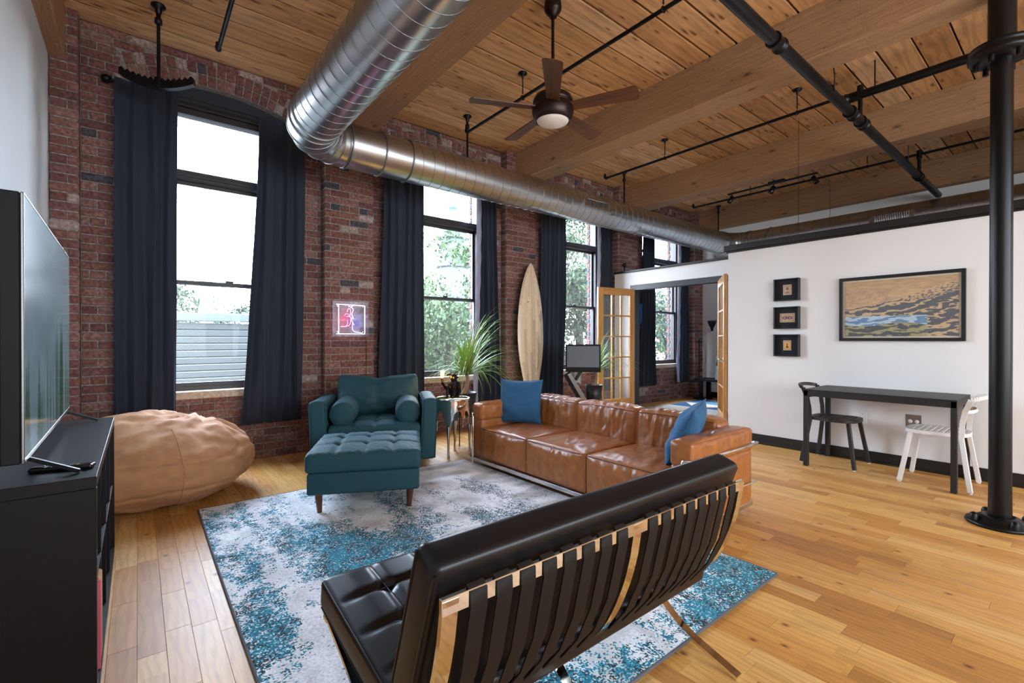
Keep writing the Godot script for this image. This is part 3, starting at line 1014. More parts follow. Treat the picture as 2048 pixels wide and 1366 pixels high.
func rug() -> void:
	var w := 2.24
	var l := 2.96
	var big := noise(1.0, 3, 71)
	var mid := noise(1.0, 2, 72)
	var streak := noise(1.0, 2, 73)
	var W := 760
	var H := 1004
	var r := RandomNumberGenerator.new()
	r.seed = 5
	# tufts: random values on a coarse lattice
	var cell := PackedFloat32Array()
	for k in 380 * 502: cell.append(r.randf())
	var tex := picture(W, H, func(x: int, y: int):
		var s := float(x) / W
		var t := float(y) / H
		var a := big.get_noise_2d(s * 3.4, t * 3.6)
		var st := streak.get_noise_2d(s * 9.0, t * 2.0)
		var jag := mid.get_noise_2d(s * 30.0, t * 26.0) + 0.8 * mid.get_noise_2d(s * 34.0 + 9.0, t * 90.0)
		# dyed zones: strongest along the near and left sides, fading to pale grey towards the sofa
		var bias := 0.16 - 0.30 * s + 0.22 * t - 0.5 * maxf(0.0, 0.16 - t) * 3.0
		bias += 0.42 * exp(-(pow((s - 0.30) / 0.16, 2) + pow((t - 0.50) / 0.10, 2)))
		bias -= 0.5 * exp(-(pow((s - 0.145) / 0.05, 2) + pow((t - 0.70) / 0.17, 2)))
		bias += 0.35 * exp(-(pow((s - 0.93) / 0.10, 2) + pow((t - 0.86) / 0.05, 2)))
		bias += 0.30 * exp(-pow((t - 0.985) / 0.05, 2))
		bias -= 0.3 * exp(-(pow((s - 0.06) / 0.1, 2) + pow((t - 0.22) / 0.14, 2)))
		var d := bias + a * 0.62 + st * 0.36 + jag * 0.26
		var c0: float = cell[(y / 2) * 380 + x / 2]
		var c1: float = cell[((y / 2 + 211) % 502) * 380 + (x / 2 + 97) % 380]
		var g := 0.93 + 0.16 * (c0 - 0.5) + 0.10 * mid.get_noise_2d(s * 12.0 + 40.0, t * 8.0)
		var col := Color(g * 0.97, g * 0.98, g)
		var grey := clampf((streak.get_noise_2d(s * 4.0 + 30.0, t * 9.0) + 0.05) * 2.2, 0.0, 1.0) * clampf(s * 1.4 - 0.2, 0.0, 1.0)
		col = col.lerp(Color(0.62, 0.61, 0.605), grey * 0.7)
		var far := clampf((s - 0.28) * 2.2, 0.0, 1.0) * clampf((0.74 - t) * 3.0, 0.0, 1.0)
		if c1 < clampf(d * 1.9 + 0.06, 0.0, 0.9) * (1.0 - 0.35 * far):
			var dk := mid.get_noise_2d(s * 18.0 + 80.0, t * 20.0) + (c0 - 0.5) * 1.5
			if dk > 0.36: col = Color(0.09, 0.11, 0.13)
			elif dk > -0.15: col = Color(0.03, 0.55, 0.66).lerp(Color(0.10, 0.68, 0.79), c0)
			else: col = Color(0.06, 0.42, 0.53)
			col = col.lerp(Color(0.27, 0.33, 0.38), far * 0.85)
		return col)
	var m := mat("rug_pile", Color.WHITE, 0.95)
	m.albedo_texture = tex
	m.rim_enabled = true
	m.rim = 0.2
	relief(m, tex, 0.25)
	var t := thing("area_rug", "teal and pale grey distressed rug under the seating", "rug", Vector3(0.335, 0, -3.975))
	var b := MB.new()
	var wav := func(s: float, tt: float) -> float: return 0.012 * sin(tt * 3.0) * (s - 0.5)
	b.grid(func(u: float, v: float): return Vector3(u * w + wav.call(u, v), 0.012, v * l), 24, 32)
	part("pile", b, m, t)
	mat("rug_bind", hexc("5a5a5e"), 0.9)
	var e := MB.new()
	var pts := []
	for k in 25: pts.append(Vector3(k / 24.0 * w + wav.call(k / 24.0, 0.0), 0.007, 0))
	for k in 25: pts.append(Vector3(w + wav.call(1.0, k / 24.0), 0.007, k / 24.0 * l))
	for k in 25: pts.append(Vector3((1 - k / 24.0) * w + wav.call(1 - k / 24.0, 1.0), 0.007, l))
	for k in 25: pts.append(Vector3(wav.call(0.0, 1 - k / 24.0), 0.007, (1 - k / 24.0) * l))
	e.tube(pts, 0.0065, 8)
	part("binding", e, M.rug_bind, t)

func media_wall() -> void:
	var z0 := -3.53
	var z1 := -2.03
	var t := thing("shelf_unit", "black stained open cube shelf unit under the television", "shelf", Vector3(-0.30, 0, (z0 + z1) / 2))
	var l := z1 - z0
	part("top", MB.new().box(Vector3(0, 0.755, 0), Vector3(0.39, 0.038, l), 0.0015), M.black_stain, t)
	part("bottom", MB.new().box(Vector3(0, 0.019, 0), Vector3(0.39, 0.038, l - 0.08), 0.0015), M.black_stain, t)
	for s in [-1.0, 1.0]:
		part("side", MB.new().box(Vector3(0, 0.368, s * (l / 2 - 0.019)), Vector3(0.39, 0.736, 0.038), 0.0015), M.black_stain, t)
	part("shelf", MB.new().box(Vector3(-0.002, 0.387, 0), Vector3(0.38, 0.016, l - 0.08), 0.001), M.black_stain, t)
	for k in 3:
		part("divider", MB.new().box(Vector3(-0.002, 0.387, (k - 1) * (l - 0.06) / 4), Vector3(0.38, 0.7, 0.016), 0.001), M.black_stain, t)
	# things in the lowest cell
	triplanar(mat("card", hexc("c79055"), 0.85), M.fine, 3.0)
	mat("pink", hexc("d0506f"), 0.6)
	var cb := thing("cardboard_box", "flat tan cardboard box in the lowest shelf cell", "box", Vector3(-0.262, 0.038, -2.33))
	part("carton", MB.new().box(Vector3(0, 0.15, 0), Vector3(0.31, 0.30, 0.10), 0.002), M.card, cb)
	part("flap", MB.new().box(Vector3(0.1, 0.303, 0.0), Vector3(0.10, 0.006, 0.09), 0.001), M.card, cb)
	var fo := thing("folder", "thin pink folder standing in the shelf unit", "folder", Vector3(-0.225, 0.038, -2.225), 0.04)
	part("cover", MB.new().box(Vector3(0, 0.16, 0), Vector3(0.24, 0.32, 0.008), 0.002), M.pink, fo)
	part("paper", MB.new().box(Vector3(0.002, 0.16, 0), Vector3(0.232, 0.315, 0.004)), M.white_plastic, fo)
	# television
	var tv := thing("television", "large flat television showing misty pines, on the black shelf unit", "television", Vector3(-0.285, 0.774, -2.76), deg_to_rad(0.8))
	var W := 1.45
	var y0 := 0.066
	var y1 := 0.895
	part("back_shell", MB.new().box(Vector3(-0.024, (y0 + y1) / 2, 0), Vector3(0.045, y1 - y0, W - 0.002), 0.004).box(Vector3(-0.06, 0.36, 0), Vector3(0.03, 0.46, W * 0.7), 0.01), M.satin_black, tv)
	var fr := MB.new()
	fr.box(Vector3(0.003, y0 + 0.008, 0), Vector3(0.008, 0.016, W), 0.002)
	fr.box(Vector3(0.003, y1 - 0.003, 0), Vector3(0.008, 0.006, W), 0.002)
	for s in [-1.0, 1.0]: fr.box(Vector3(0.003, (y0 + y1) / 2, s * (W / 2 - 0.003)), Vector3(0.008, y1 - y0, 0.006), 0.002)
	part("bezel", fr, M.silver, tv)
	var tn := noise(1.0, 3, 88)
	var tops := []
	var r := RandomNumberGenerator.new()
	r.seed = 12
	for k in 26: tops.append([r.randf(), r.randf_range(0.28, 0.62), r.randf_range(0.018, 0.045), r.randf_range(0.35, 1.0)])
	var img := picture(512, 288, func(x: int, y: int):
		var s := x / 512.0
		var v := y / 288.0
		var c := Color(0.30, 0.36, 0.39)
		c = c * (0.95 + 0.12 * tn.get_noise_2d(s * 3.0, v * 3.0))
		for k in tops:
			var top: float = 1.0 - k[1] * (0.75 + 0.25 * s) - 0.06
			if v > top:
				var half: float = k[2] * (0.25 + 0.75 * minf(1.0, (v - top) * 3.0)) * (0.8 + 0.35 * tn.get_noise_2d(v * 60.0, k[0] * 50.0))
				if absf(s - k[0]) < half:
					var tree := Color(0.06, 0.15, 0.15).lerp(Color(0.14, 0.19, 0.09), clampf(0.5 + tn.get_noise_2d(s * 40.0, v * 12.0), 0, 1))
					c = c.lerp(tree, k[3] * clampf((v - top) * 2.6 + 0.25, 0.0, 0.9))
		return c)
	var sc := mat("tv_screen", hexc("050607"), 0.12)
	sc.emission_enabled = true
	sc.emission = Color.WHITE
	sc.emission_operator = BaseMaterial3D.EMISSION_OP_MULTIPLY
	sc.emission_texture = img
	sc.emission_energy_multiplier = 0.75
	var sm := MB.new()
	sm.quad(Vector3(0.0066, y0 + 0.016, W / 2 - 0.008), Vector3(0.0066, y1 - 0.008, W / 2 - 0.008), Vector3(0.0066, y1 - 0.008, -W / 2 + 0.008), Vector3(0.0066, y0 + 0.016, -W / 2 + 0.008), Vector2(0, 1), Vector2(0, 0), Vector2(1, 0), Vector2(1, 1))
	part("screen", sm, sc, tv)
	for s in [-1.0, 1.0]:
		var f := MB.new()
		var z: float = s * 0.62
		f.bar(Vector3(-0.01, y0 + 0.004, z), Vector3(0.125, 0.006, z + s * 0.02 + 0.0), 0.016, 0.012, Vector3.UP, 0.002)
		f.bar(Vector3(-0.03, y0 + 0.004, z), Vector3(-0.15, 0.006, z), 0.016, 0.012, Vector3.UP, 0.002)
		part("foot", f, M.satin_black, tv)
	var rm := thing("remote_control", "slim black remote lying on the shelf unit", "remote", Vector3(-0.20, 0.774, -2.205), deg_to_rad(-18))
	part("body", MB.new().soft(Vector3(0.17, 0.016, 0.04), 0.006, 2, Transform3D(Basis.IDENTITY, Vector3(0, 0.008, 0))), M.gloss_black, rm)
	var bt := MB.new()
	for i in 6:
		for j in 3: bt.box(Vector3(-0.05 + i * 0.018, 0.0172, (j - 1) * 0.011), Vector3(0.009, 0.003, 0.006), 0.001)
	part("buttons", bt, M.silver, rm)

func bean_bag() -> void:
	var t := thing("bean_bag", "huge slumped tan bean bag below the tall window", "bean bag", Vector3(0.13, 0, -4.50))
	var n := noise(1.0, 3, 17)
	var n2 := noise(1.0, 2, 19)
	var gx := Vector3(0.26, 0.56, -0.06)
	var shape := func(u: float, v: float) -> Vector3:
		var ph := u * TAU
		var th := v * PI
		var cy := cos(th)
		var sy := sin(th)
		var rr := pow(sy, 0.62)
		var x := cos(ph) * rr * (0.645 if cos(ph) < 0 else 0.60)
		var z := sin(ph) * rr * 0.60
		var up := signf(cy) * pow(absf(cy), 0.8)
		var top := 0.66 - 0.12 * clampf((x + 0.1) / 0.7, 0.0, 1.0) - 0.10 * clampf(z / 0.6, 0.0, 1.0)
		var y := 0.30 + (up * (top - 0.30) if up > 0 else up * 0.295)
		# sag outwards near the floor
		var sag := 1.0 + 0.055 * sin(clampf(y / 0.45, 0.0, 1.0) * PI)
		var p := Vector3(x * sag, y, z * sag)
		# folds gather at one knot on top
		var d := p - gx
		var dist := d.length()
		var ang := atan2(d.z, d.x)
		var fold := sin(ang * 7.0 + n.get_noise_2d(cos(ang) * 1.5, sin(ang) * 1.5 + dist * 3.0) * 3.0) * exp(-dist * 4.0) * smoothstep(0.05, 0.2, dist) * 0.04
		var sink := -0.02 * exp(-dist * dist / 0.008) + 0.015 * exp(-pow((dist - 0.14) / 0.07, 2))
		var lump := n.get_noise_3d(p.x * 2.4, p.y * 3.4, p.z * 2.4) * 0.035 + n2.get_noise_3d(p.x * 3.0 + p.z * 5.0, p.y * 7.0 - p.x * 3.0, p.z * 2.0) * 0.008
		var out := Vector3(p.x, (p.y - 0.3) * 1.4, p.z).normalized()
		var girth := -0.016 * exp(-pow((p.y - 0.37 - 0.05 * n.get_noise_2d(ph, 3.0)) / 0.018, 2)) - 0.010 * exp(-pow((p.y - 0.17) / 0.014, 2))
		p += out * (lump + fold + girth) + Vector3(0, sink, 0)
		p.y = maxf(p.y, 0.004)
		return p
	var b := MB.new()
	b.grid(func(u: float, v: float): return shape.call(u, clampf(v, 0.002, 0.998)), 150, 110)
	part("cover", b, M.bean, t)
	for k in 5:
		var s := MB.new()
		var pts := []
		for i in 26:
			var p: Vector3 = shape.call(0.02 + k / 5.0, lerpf(0.12, 0.9, i / 25.0))
			pts.append(p + Vector3(p.x, 0, p.z).normalized() * 0.001)
		s.tube(pts, 0.0035, 5)
		part("seam", s, M.bean, t)

# a cushion top pulled down at buttons on a lattice, with creases running between them
func tuft(p: Vector3, hx: float, hz: float, nx: int, nz: int, deep: float, crown: float, narrow := 1.0) -> float:
	var e := 0.0
	var fx := (p.x / hx * 0.5 + 0.5) * nx
	var fz := (p.z / hz * 0.5 + 0.5) * nz
	var bx := clampf(roundf(fx), 1, nx - 1)
	var bz := clampf(roundf(fz), 1, nz - 1)
	var d2 := pow((fx - bx) * hx * 2 / nx, 2) + pow((fz - bz) * hz * 2 / nz, 2)
	e -= deep * exp(-d2 / (0.0014 * narrow))
	e -= deep * 0.45 * exp(-pow((fx - bx) * hx * 2 / nx, 2) / (0.0005 * narrow)) * (1.0 if nx > 1 else 0.0)
	e -= deep * 0.45 * exp(-pow((fz - bz) * hz * 2 / nz, 2) / (0.0005 * narrow)) * (1.0 if nz > 1 else 0.0)
	e += crown * (1.0 - pow(absf(p.x / hx), 4)) * (1.0 - pow(absf(p.z / hz), 4))
	return e

func armchair() -> void:
	var t := thing("armchair", "teal velvet armchair with bolsters and tufted seat", "armchair", Vector3(1.657, 0, -4.02), deg_to_rad(-25.5))
	# local: x to the sitter's left, z to the front; the front of the arms is at z = 0
	var w := 1.09
	var wr := noise(1.0, 2, 91)
	for s in [-1.0, 1.0]:
		var b := MB.new()
		b.soft(Vector3(0.135, 0.55, 0.90), 0.022, 8, Transform3D(Basis.IDENTITY, Vector3(s * (w / 2 - 0.0675), 0.12 + 0.275, -0.45)), func(p: Vector3, q: Vector3):
			p.y += 0.012 * (1.0 - q.x * q.x) * (1.0 if q.y > 0.5 else 0.0) - 0.03 * (0.5 - 0.5 * q.z) * (1.0 if q.y > 0 else 0.0)
			p.x += s * 0.012 * q.y
			return p)
		part("arm", b, M.velvet, t)
		var pp := MB.new()
		var o: float = s * (w / 2 - 0.0675)
		for e in [-0.066, 0.066]:
			pp.tube([Vector3(o + e - s * 0.012, 0.13, -0.004), Vector3(o + e + s * 0.012, 0.655, -0.004), Vector3(o + e + s * 0.012, 0.628, -0.89)], 0.005, 6)
		part("piping", pp, M.velvet, t)
		var bo := MB.new()
		bo.lathe([Vector2(0, -0.285), Vector2(0.095, -0.285), Vector2(0.108, -0.276), Vector2(0.113, -0.25), Vector2(0.117, -0.1), Vector2(0.118, 0.05), Vector2(0.115, 0.25), Vector2(0.11, 0.278), Vector2(0.1, 0.287), Vector2(0.05, 0.291), Vector2(0, 0.291)], 36, Transform3D(Basis(Vector3.RIGHT, PI / 2), Vector3(s * (w / 2 - 0.255), 0.545, -0.36)))
		part("bolster", bo, M.velvet, t)
	part("base", MB.new().soft(Vector3(w - 0.27, 0.19, 0.84), 0.015, 4, Transform3D(Basis.IDENTITY, Vector3(0, 0.215, -0.45))), M.velvet, t)
	part("back_frame", MB.new().soft(Vector3(w - 0.25, 0.52, 0.14), 0.03, 4, Transform3D(Basis(Vector3.RIGHT, -0.1), Vector3(0, 0.40, -0.86))), M.velvet, t)
	var hx := (w - 0.28) / 2
	var seat := MB.new()
	seat.soft(Vector3(hx * 2, 0.15, 0.72), 0.035, Vector3i(44, 4, 36), Transform3D(Basis.IDENTITY, Vector3(0, 0.375, -0.355)), func(p: Vector3, q: Vector3):
		if q.y > 0.99: p.y += tuft(p, hx, 0.36, 4, 3, 0.035, 0.02, 0.7)
		return p)
	part("seat_cushion", seat, M.velvet, t)
	var back := MB.new()
	back.soft(Vector3(0.80, 0.42, 0.2), 0.07, 26, Transform3D(Basis(Vector3.RIGHT, -0.22), Vector3(0, 0.63, -0.69)), func(p: Vector3, q: Vector3):
		# soft pillow: corners stand up, the middle of the top sags, the face bulges and creases
		p.z += 0.05 * (1.0 - q.x * q.x) * (1.0 - q.y * q.y) * signf(q.z)
		p.y += (0.028 * pow(absf(q.x), 3) - 0.02 * exp(-q.x * q.x * 20.0)) * maxf(0.0, q.y)
		p.z += 0.012 * wr.get_noise_2d(q.x * 3.0 + q.y, q.y * 1.5) + 0.006 * wr.get_noise_2d(q.x * 9.0, q.y * 3.0)
		p.z -= 0.016 * exp(-q.x * q.x * 60.0) * (1.0 if q.z > 0 else 0.0)
		return p)
	part("back_cushion", back, M.velvet, t)
	for x in [-1.0, 1.0]:
		for z in [-0.2, -0.80]:
			part("leg", MB.new().lathe([Vector2(0.012, 0.0), Vector2(0.022, 0.13)], 14, Transform3D(Basis.IDENTITY, Vector3(x * 0.36, 0, z))), M.walnut, t)
	# ottoman
	var o := thing("ottoman", "teal velvet tufted ottoman on tapered wooden legs, standing on the rug", "ottoman", Vector3(1.385, 0.012, -3.485), deg_to_rad(-26.5))
	part("base", MB.new().soft(Vector3(0.755, 0.15, 0.70), 0.018, 4, Transform3D(Basis.IDENTITY, Vector3(0, 0.215, 0))), M.velvet, o)
	var cu := MB.new()
	cu.soft(Vector3(0.78, 0.135, 0.725), 0.03, Vector3i(52, 4, 48), Transform3D(Basis.IDENTITY, Vector3(0, 0.358, 0)), func(p: Vector3, q: Vector3):
		if q.y > 0.99:
			p.y += tuft(p, 0.39, 0.3625, 4, 3, 0.032, 0.03, 0.7)
			var edge := maxf(absf(q.x), absf(q.z))
			p.y += 0.006 * wr.get_noise_2d(p.x * 26.0, p.z * 26.0) * edge
		return p)
	part("cushion", cu, M.velvet, o)
	for a in [-1.0, 1.0]:
		for c in [-1.0, 1.0]:
			part("leg", MB.new().lathe([Vector2(0.0, 0.0), Vector2(0.016, 0.0), Vector2(0.028, 0.145)], 16, Transform3D(Basis(Vector3.BACK, -a * 0.06) * Basis(Vector3.RIGHT, -c * 0.06), Vector3(a * 0.305, 0, c * 0.275))), M.walnut, o)

# ---- a closed surface round bones: surface nets over a smooth union of tapered capsules
func nets(bones: Array, lo: Vector3, hi: Vector3, cell: float, k: float) -> MB:
	var nx := int((hi.x - lo.x) / cell) + 1
	var ny := int((hi.y - lo.y) / cell) + 1
	var nz := int((hi.z - lo.z) / cell) + 1
	var f := PackedFloat32Array()
	f.resize(nx * ny * nz)
	f.fill(1.0)
	for b in bones:
		var a: Vector3 = b[0]
		var c: Vector3 = b[1]
		var ra: float = b[2]
		var rb: float = b[3]
		var d := c - a
		var dd := maxf(d.length_squared(), 0.0000001)
		var m := maxf(ra, rb) + k * 2.0
		var i0 := Vector3i((a.min(c) - Vector3(m, m, m) - lo) / cell).clamp(Vector3i.ZERO, Vector3i(nx - 1, ny - 1, nz - 1))
		var i1 := Vector3i((a.max(c) + Vector3(m, m, m) - lo) / cell + Vector3.ONE).clamp(Vector3i.ZERO, Vector3i(nx - 1, ny - 1, nz - 1))
		for z in range(i0.z, i1.z + 1):
			for y in range(i0.y, i1.y + 1):
				for x in range(i0.x, i1.x + 1):
					var p := lo + Vector3(x, y, z) * cell
					var t := clampf((p - a).dot(d) / dd, 0.0, 1.0)
					var v := (p - a - d * t).length() - lerpf(ra, rb, t)
					var at := (z * ny + y) * nx + x
					var o := f[at]
					var h := maxf(k - absf(o - v), 0.0) / k
					f[at] = minf(o, v) - h * h * k * 0.25
	var ids := {}
	var vs := PackedVector3Array()
	for z in nz - 1:
		for y in ny - 1:
			for x in nx - 1:
				var s := Vector3.ZERO
				var n := 0
				var at := (z * ny + y) * nx + x
				var v := [f[at], f[at + 1], f[at + nx], f[at + nx + 1], f[at + nx * ny], f[at + nx * ny + 1], f[at + nx * ny + nx], f[at + nx * ny + nx + 1]]
				var neg := 0
				for q in v:
					if q < 0: neg += 1
				if neg == 0 or neg == 8: continue
				for e in [[0, 1], [2, 3], [4, 5], [6, 7], [0, 2], [1, 3], [4, 6], [5, 7], [0, 4], [1, 5], [2, 6], [3, 7]]:
					var p: float = v[e[0]]
					var q: float = v[e[1]]
					if (p < 0) != (q < 0):
						var t := p / (p - q)
						var pa := Vector3(e[0] & 1, (e[0] >> 1) & 1, (e[0] >> 2) & 1)
						var pb := Vector3(e[1] & 1, (e[1] >> 1) & 1, (e[1] >> 2) & 1)
						s += pa.lerp(pb, t)
						n += 1
				ids[at] = vs.size()
				vs.append(lo + (Vector3(x, y, z) + s / n) * cell)
	var mb := MB.new().smooth()
	for z in range(1, nz - 1):
		for y in range(1, ny - 1):
			for x in range(1, nx - 1):
				var at := (z * ny + y) * nx + x
				var here := f[at] < 0
				for ax in 3:
					var st: int = [1, nx, nx * ny][ax]
					if (f[at + st] < 0) == here: continue
					var u: int = [nx, nx * ny, 1][ax]
					var w: int = [nx * ny, 1, nx][ax]
					var q := [at, at - u, at - u - w, at - w]
					if not (ids.has(q[0]) and ids.has(q[1]) and ids.has(q[2]) and ids.has(q[3])): continue
					if here: q.reverse()
					mb.quad(vs[ids[q[0]]], vs[ids[q[1]]], vs[ids[q[2]]], vs[ids[q[3]]])
	return mb

# arching strap leaves; each a folded blade that droops under its own weight
func leaves(b: MB, from: Vector3, count: int, reach: float, rise: float, sd: int, width: float) -> void:
	var r := RandomNumberGenerator.new()
	r.seed = sd
	for k in count:
		var a := r.randf() * TAU
		var up := r.randf_range(-0.05, 1.0)
		var d := Vector3(cos(a), 0, sin(a))
		# shorter towards the wall and the seat beside it
		var l := reach * r.randf_range(0.65, 1.15) * (1.0 - 0.45 * maxf(0.0, -d.z) - 0.25 * maxf(0.0, -d.x))
		var vel := (d * (1.15 - up) + Vector3.UP * (0.35 + up) * rise).normalized()
		var p := from + d * 0.015
		var pts := []
		var n := 11
		var droop := r.randf_range(0.10, 0.24)
		for i in n + 1:
			pts.append(p)
			p += vel * l / n
			vel = (vel + Vector3.DOWN * droop * (0.4 + 1.2 * i / n) + d * 0.02).normalized()
		var side := d.cross(Vector3.UP)
		b.smooth()
		for i in n:
			var t0 := float(i) / n
			var t1 := float(i + 1) / n
			var w0 := width * (1.0 - pow(t0, 2.2)) * (0.75 + 0.25 * sin(t0 * PI))
			var w1 := width * (1.0 - pow(t1, 2.2)) * (0.75 + 0.25 * sin(t1 * PI))
			var q0: Vector3 = pts[i]
			var q1: Vector3 = pts[i + 1]
			var dip := Vector3(0, -0.25, 0)
			b.quad(q0 - side * w0, q0 + dip * w0, q1 + dip * w1, q1 - side * w1)
			b.quad(q0 + dip * w0, q0 + side * w0, q1 + side * w1, q1 + dip * w1)
		b.smooth(false)

func planter(label: String, at: Vector3, top: float, r: float, sd: int, count: int, reach: float) -> void:
	var t := thing("potted_palm", label, "plant", at)
	var low := top - r * 1.75
	part("pot", MB.new().lathe([Vector2(0, low), Vector2(r * 0.72, low), Vector2(r * 0.8, low + 0.02), Vector2(r, top), Vector2(r * 0.93, top), Vector2(r * 0.9, top - 0.03), Vector2(0, top - 0.03)], 32), M.pot_black, t)
	part("soil", MB.new().lathe([Vector2(0, top - 0.02), Vector2(r * 0.9, top - 0.025)], 24), M.gap, t)
	var st := MB.new()
	for k in 3:
		var a := TAU * k / 3 + 0.4
		var d := Vector3(cos(a), 0, sin(a))
		st.tube([d * r * 0.95 + Vector3(0, low + 0.09, 0), d * r * 1.02], 0.006, 6)
	st.tube(ring_xz(Vector3(0, low - 0.004, 0), r * 0.95, 28), 0.006, 6, false)
	part("wire_stand", st, M.black_iron, t)
	part("trunk", MB.new().tube([Vector3(0, top - 0.03, 0), Vector3(0.03, top + 0.05, 0.01), Vector3(0.045, top + 0.14, 0.015), Vector3(0.03, top + 0.22, 0.02)], [0.04, 0.026, 0.02, 0.024], 10), M.trunk, t)
	var b := MB.new()
	leaves(b, Vector3(0.03, top + 0.2, 0.02), count, reach, 1.25, sd, 0.0075)
	var o := part("leaves", b, M.leaf, t)
	o.set_meta("kind", "stuff")

func ring_xz(c: Vector3, r: float, n: int) -> Array:
	var p := []
	for k in n + 1: p.append(c + Vector3(cos(TAU * k / n), 0, sin(TAU * k / n)) * r)
	return p

func side_table() -> void:
	var lf := triplanar(mat("leaf", hexc("8fae5c"), 0.5), M.fine, 3.0, false)
	lf.backlight_enabled = true
	lf.backlight = Color(0.35, 0.45, 0.15)
	triplanar(mat("trunk", hexc("9a7d62"), 0.85), M.fine, 8.0, false)
	var c := Vector3(2.60, 0, -4.24)
	var t := thing("side_table", "chrome side table with melting drip legs beside the armchair", "side table", c)
	var R := 0.185
	var top := 0.60
	part("top", MB.new().lathe([Vector2(0, top - 0.015), Vector2(R - 0.012, top - 0.015), Vector2(R - 0.008, top), Vector2(R, top + 0.004), Vector2(R + 0.004, top - 0.004), Vector2(R, top - 0.02)], 48), M.chrome, t)
	var legs := [2.35, 0.75, 5.4]
	var drips := [[1.5, 0.20], [3.2, 0.24], [4.1, 0.17], [4.8, 0.26], [0.1, 0.22], [6.05, 0.15]]
	var low := func(a: float) -> float:
		var y := top - 0.12
		for q in legs:
			var d: float = absf(wrapf(a - q, -PI, PI))
			y = minf(y, top - 0.12 - 0.24 * exp(-d * d / 0.05))
		for q in drips:
			var d: float = absf(wrapf(a - q[0], -PI, PI))
			y = minf(y, top - 0.11 - q[1] * 0.55 * exp(-d * d / 0.012))
		return y
	var sk := MB.new()
	sk.grid(func(u: float, v: float): return Vector3(cos(u * TAU) * R, lerpf(top - 0.01, low.call(u * TAU), v), sin(u * TAU) * R), 96, 10)
	sk.grid(func(u: float, v: float): return Vector3(cos(u * TAU) * (R - 0.006), lerpf(top - 0.01, low.call(u * TAU), v), sin(u * TAU) * (R - 0.006)), 96, 10)
	part("drip_skirt", sk, M.chrome, t)
	for q in legs:
		var d := Vector3(cos(q), 0, sin(q)) * (R - 0.003)
		part("leg", MB.new().tube([d + Vector3(0, 0.33, 0), d + Vector3(0, 0.22, 0), d + Vector3(0, 0.1, 0), d + Vector3(0, 0.03, 0), d + Vector3(0, 0.012, 0), d], [0.026, 0.015, 0.011, 0.013, 0.017, 0.012], 14), M.chrome, t)
	for q in drips:
		var d := Vector3(cos(q[0]), 0, sin(q[0])) * (R - 0.003)
		var y: float = top - 0.09 - q[1]
		part("drip", MB.new().tube([d + Vector3(0, y + 0.1, 0), d + Vector3(0, y + 0.04, 0), d + Vector3(0, y + 0.012, 0), d + Vector3(0, y, 0)], [0.010, 0.006, 0.009, 0.002], 10), M.chrome, t)
	# lamp: a seated black monkey that holds up a bulb
	var m := thing("monkey_lamp", "black seated monkey table lamp holding up a glowing bulb", "lamp", c + Vector3(0.02, top + 0.004, 0.0), deg_to_rad(-62))
	# local: faces +z
	var J := func(x, y, z): return Vector3(x, y, z)
	var bones := [
		[J.call(0, 0.045, -0.02), J.call(0, 0.14, -0.012), 0.042, 0.046], [J.call(0, 0.14, -0.012), J.call(0, 0.178, 0.004), 0.044, 0.03],
		[J.call(0, 0.21, 0.008), J.call(0, 0.222, 0.012), 0.036, 0.035], [J.call(0, 0.202, 0.03), J.call(0, 0.2, 0.038), 0.02, 0.018],
		[J.call(0.038, 0.215, 0.004), J.call(0.046, 0.215, 0.002), 0.01, 0.009], [J.call(-0.038, 0.215, 0.004), J.call(-0.046, 0.215, 0.002), 0.01, 0.009],
		[J.call(0.03, 0.04, 0.01), J.call(0.045, 0.115, 0.06), 0.024, 0.018], [J.call(0.045, 0.115, 0.06), J.call(0.04, 0.02, 0.075), 0.017, 0.012], [J.call(0.04, 0.012, 0.075), J.call(0.045, 0.008, 0.115), 0.012, 0.008],
		[J.call(-0.03, 0.04, 0.01), J.call(-0.045, 0.115, 0.06), 0.024, 0.018], [J.call(-0.045, 0.115, 0.06), J.call(-0.04, 0.02, 0.075), 0.017, 0.012], [J.call(-0.04, 0.012, 0.075), J.call(-0.045, 0.008, 0.115), 0.012, 0.008],
		[J.call(0.05, 0.155, 0), J.call(0.078, 0.085, 0.015), 0.018, 0.014], [J.call(0.078, 0.085, 0.015), J.call(0.07, 0.012, 0.04), 0.013, 0.011],
		[J.call(-0.05, 0.155, 0), J.call(-0.085, 0.10, 0.03), 0.018, 0.014], [J.call(-0.085, 0.10, 0.03), J.call(-0.088, 0.15, 0.085), 0.014, 0.011], [J.call(-0.088, 0.15, 0.085), J.call(-0.088, 0.165, 0.092), 0.014, 0.012],
		[J.call(0, 0.01, -0.04), J.call(0, 0.01, 0.03), 0.03, 0.03],
	]
	part("monkey", nets(bones, Vector3(-0.13, -0.006, -0.09), Vector3(0.12, 0.27, 0.14), 0.0048, 0.012), M.satin_black, m)
	var brass := mat("brass", hexc("c58a3a"), 0.22, 1.0)
	var face := MB.new()
	face.lathe([Vector2(0, 0.012), Vector2(0.016, 0.009), Vector2(0.024, 0.0)], 18, Transform3D(Basis(Vector3.RIGHT, PI / 2), Vector3(0, 0.212, 0.04)))
	part("face", face, brass, m)
	part("socket", MB.new().tube([Vector3(-0.088, 0.165, 0.092), Vector3(-0.088, 0.21, 0.092)], [0.011, 0.014], 14), brass, m)
	var bg := mat("bulb_glass", Color(1.0, 0.9, 0.7, 0.16), 0.03)
	bg.transparency = BaseMaterial3D.TRANSPARENCY_ALPHA
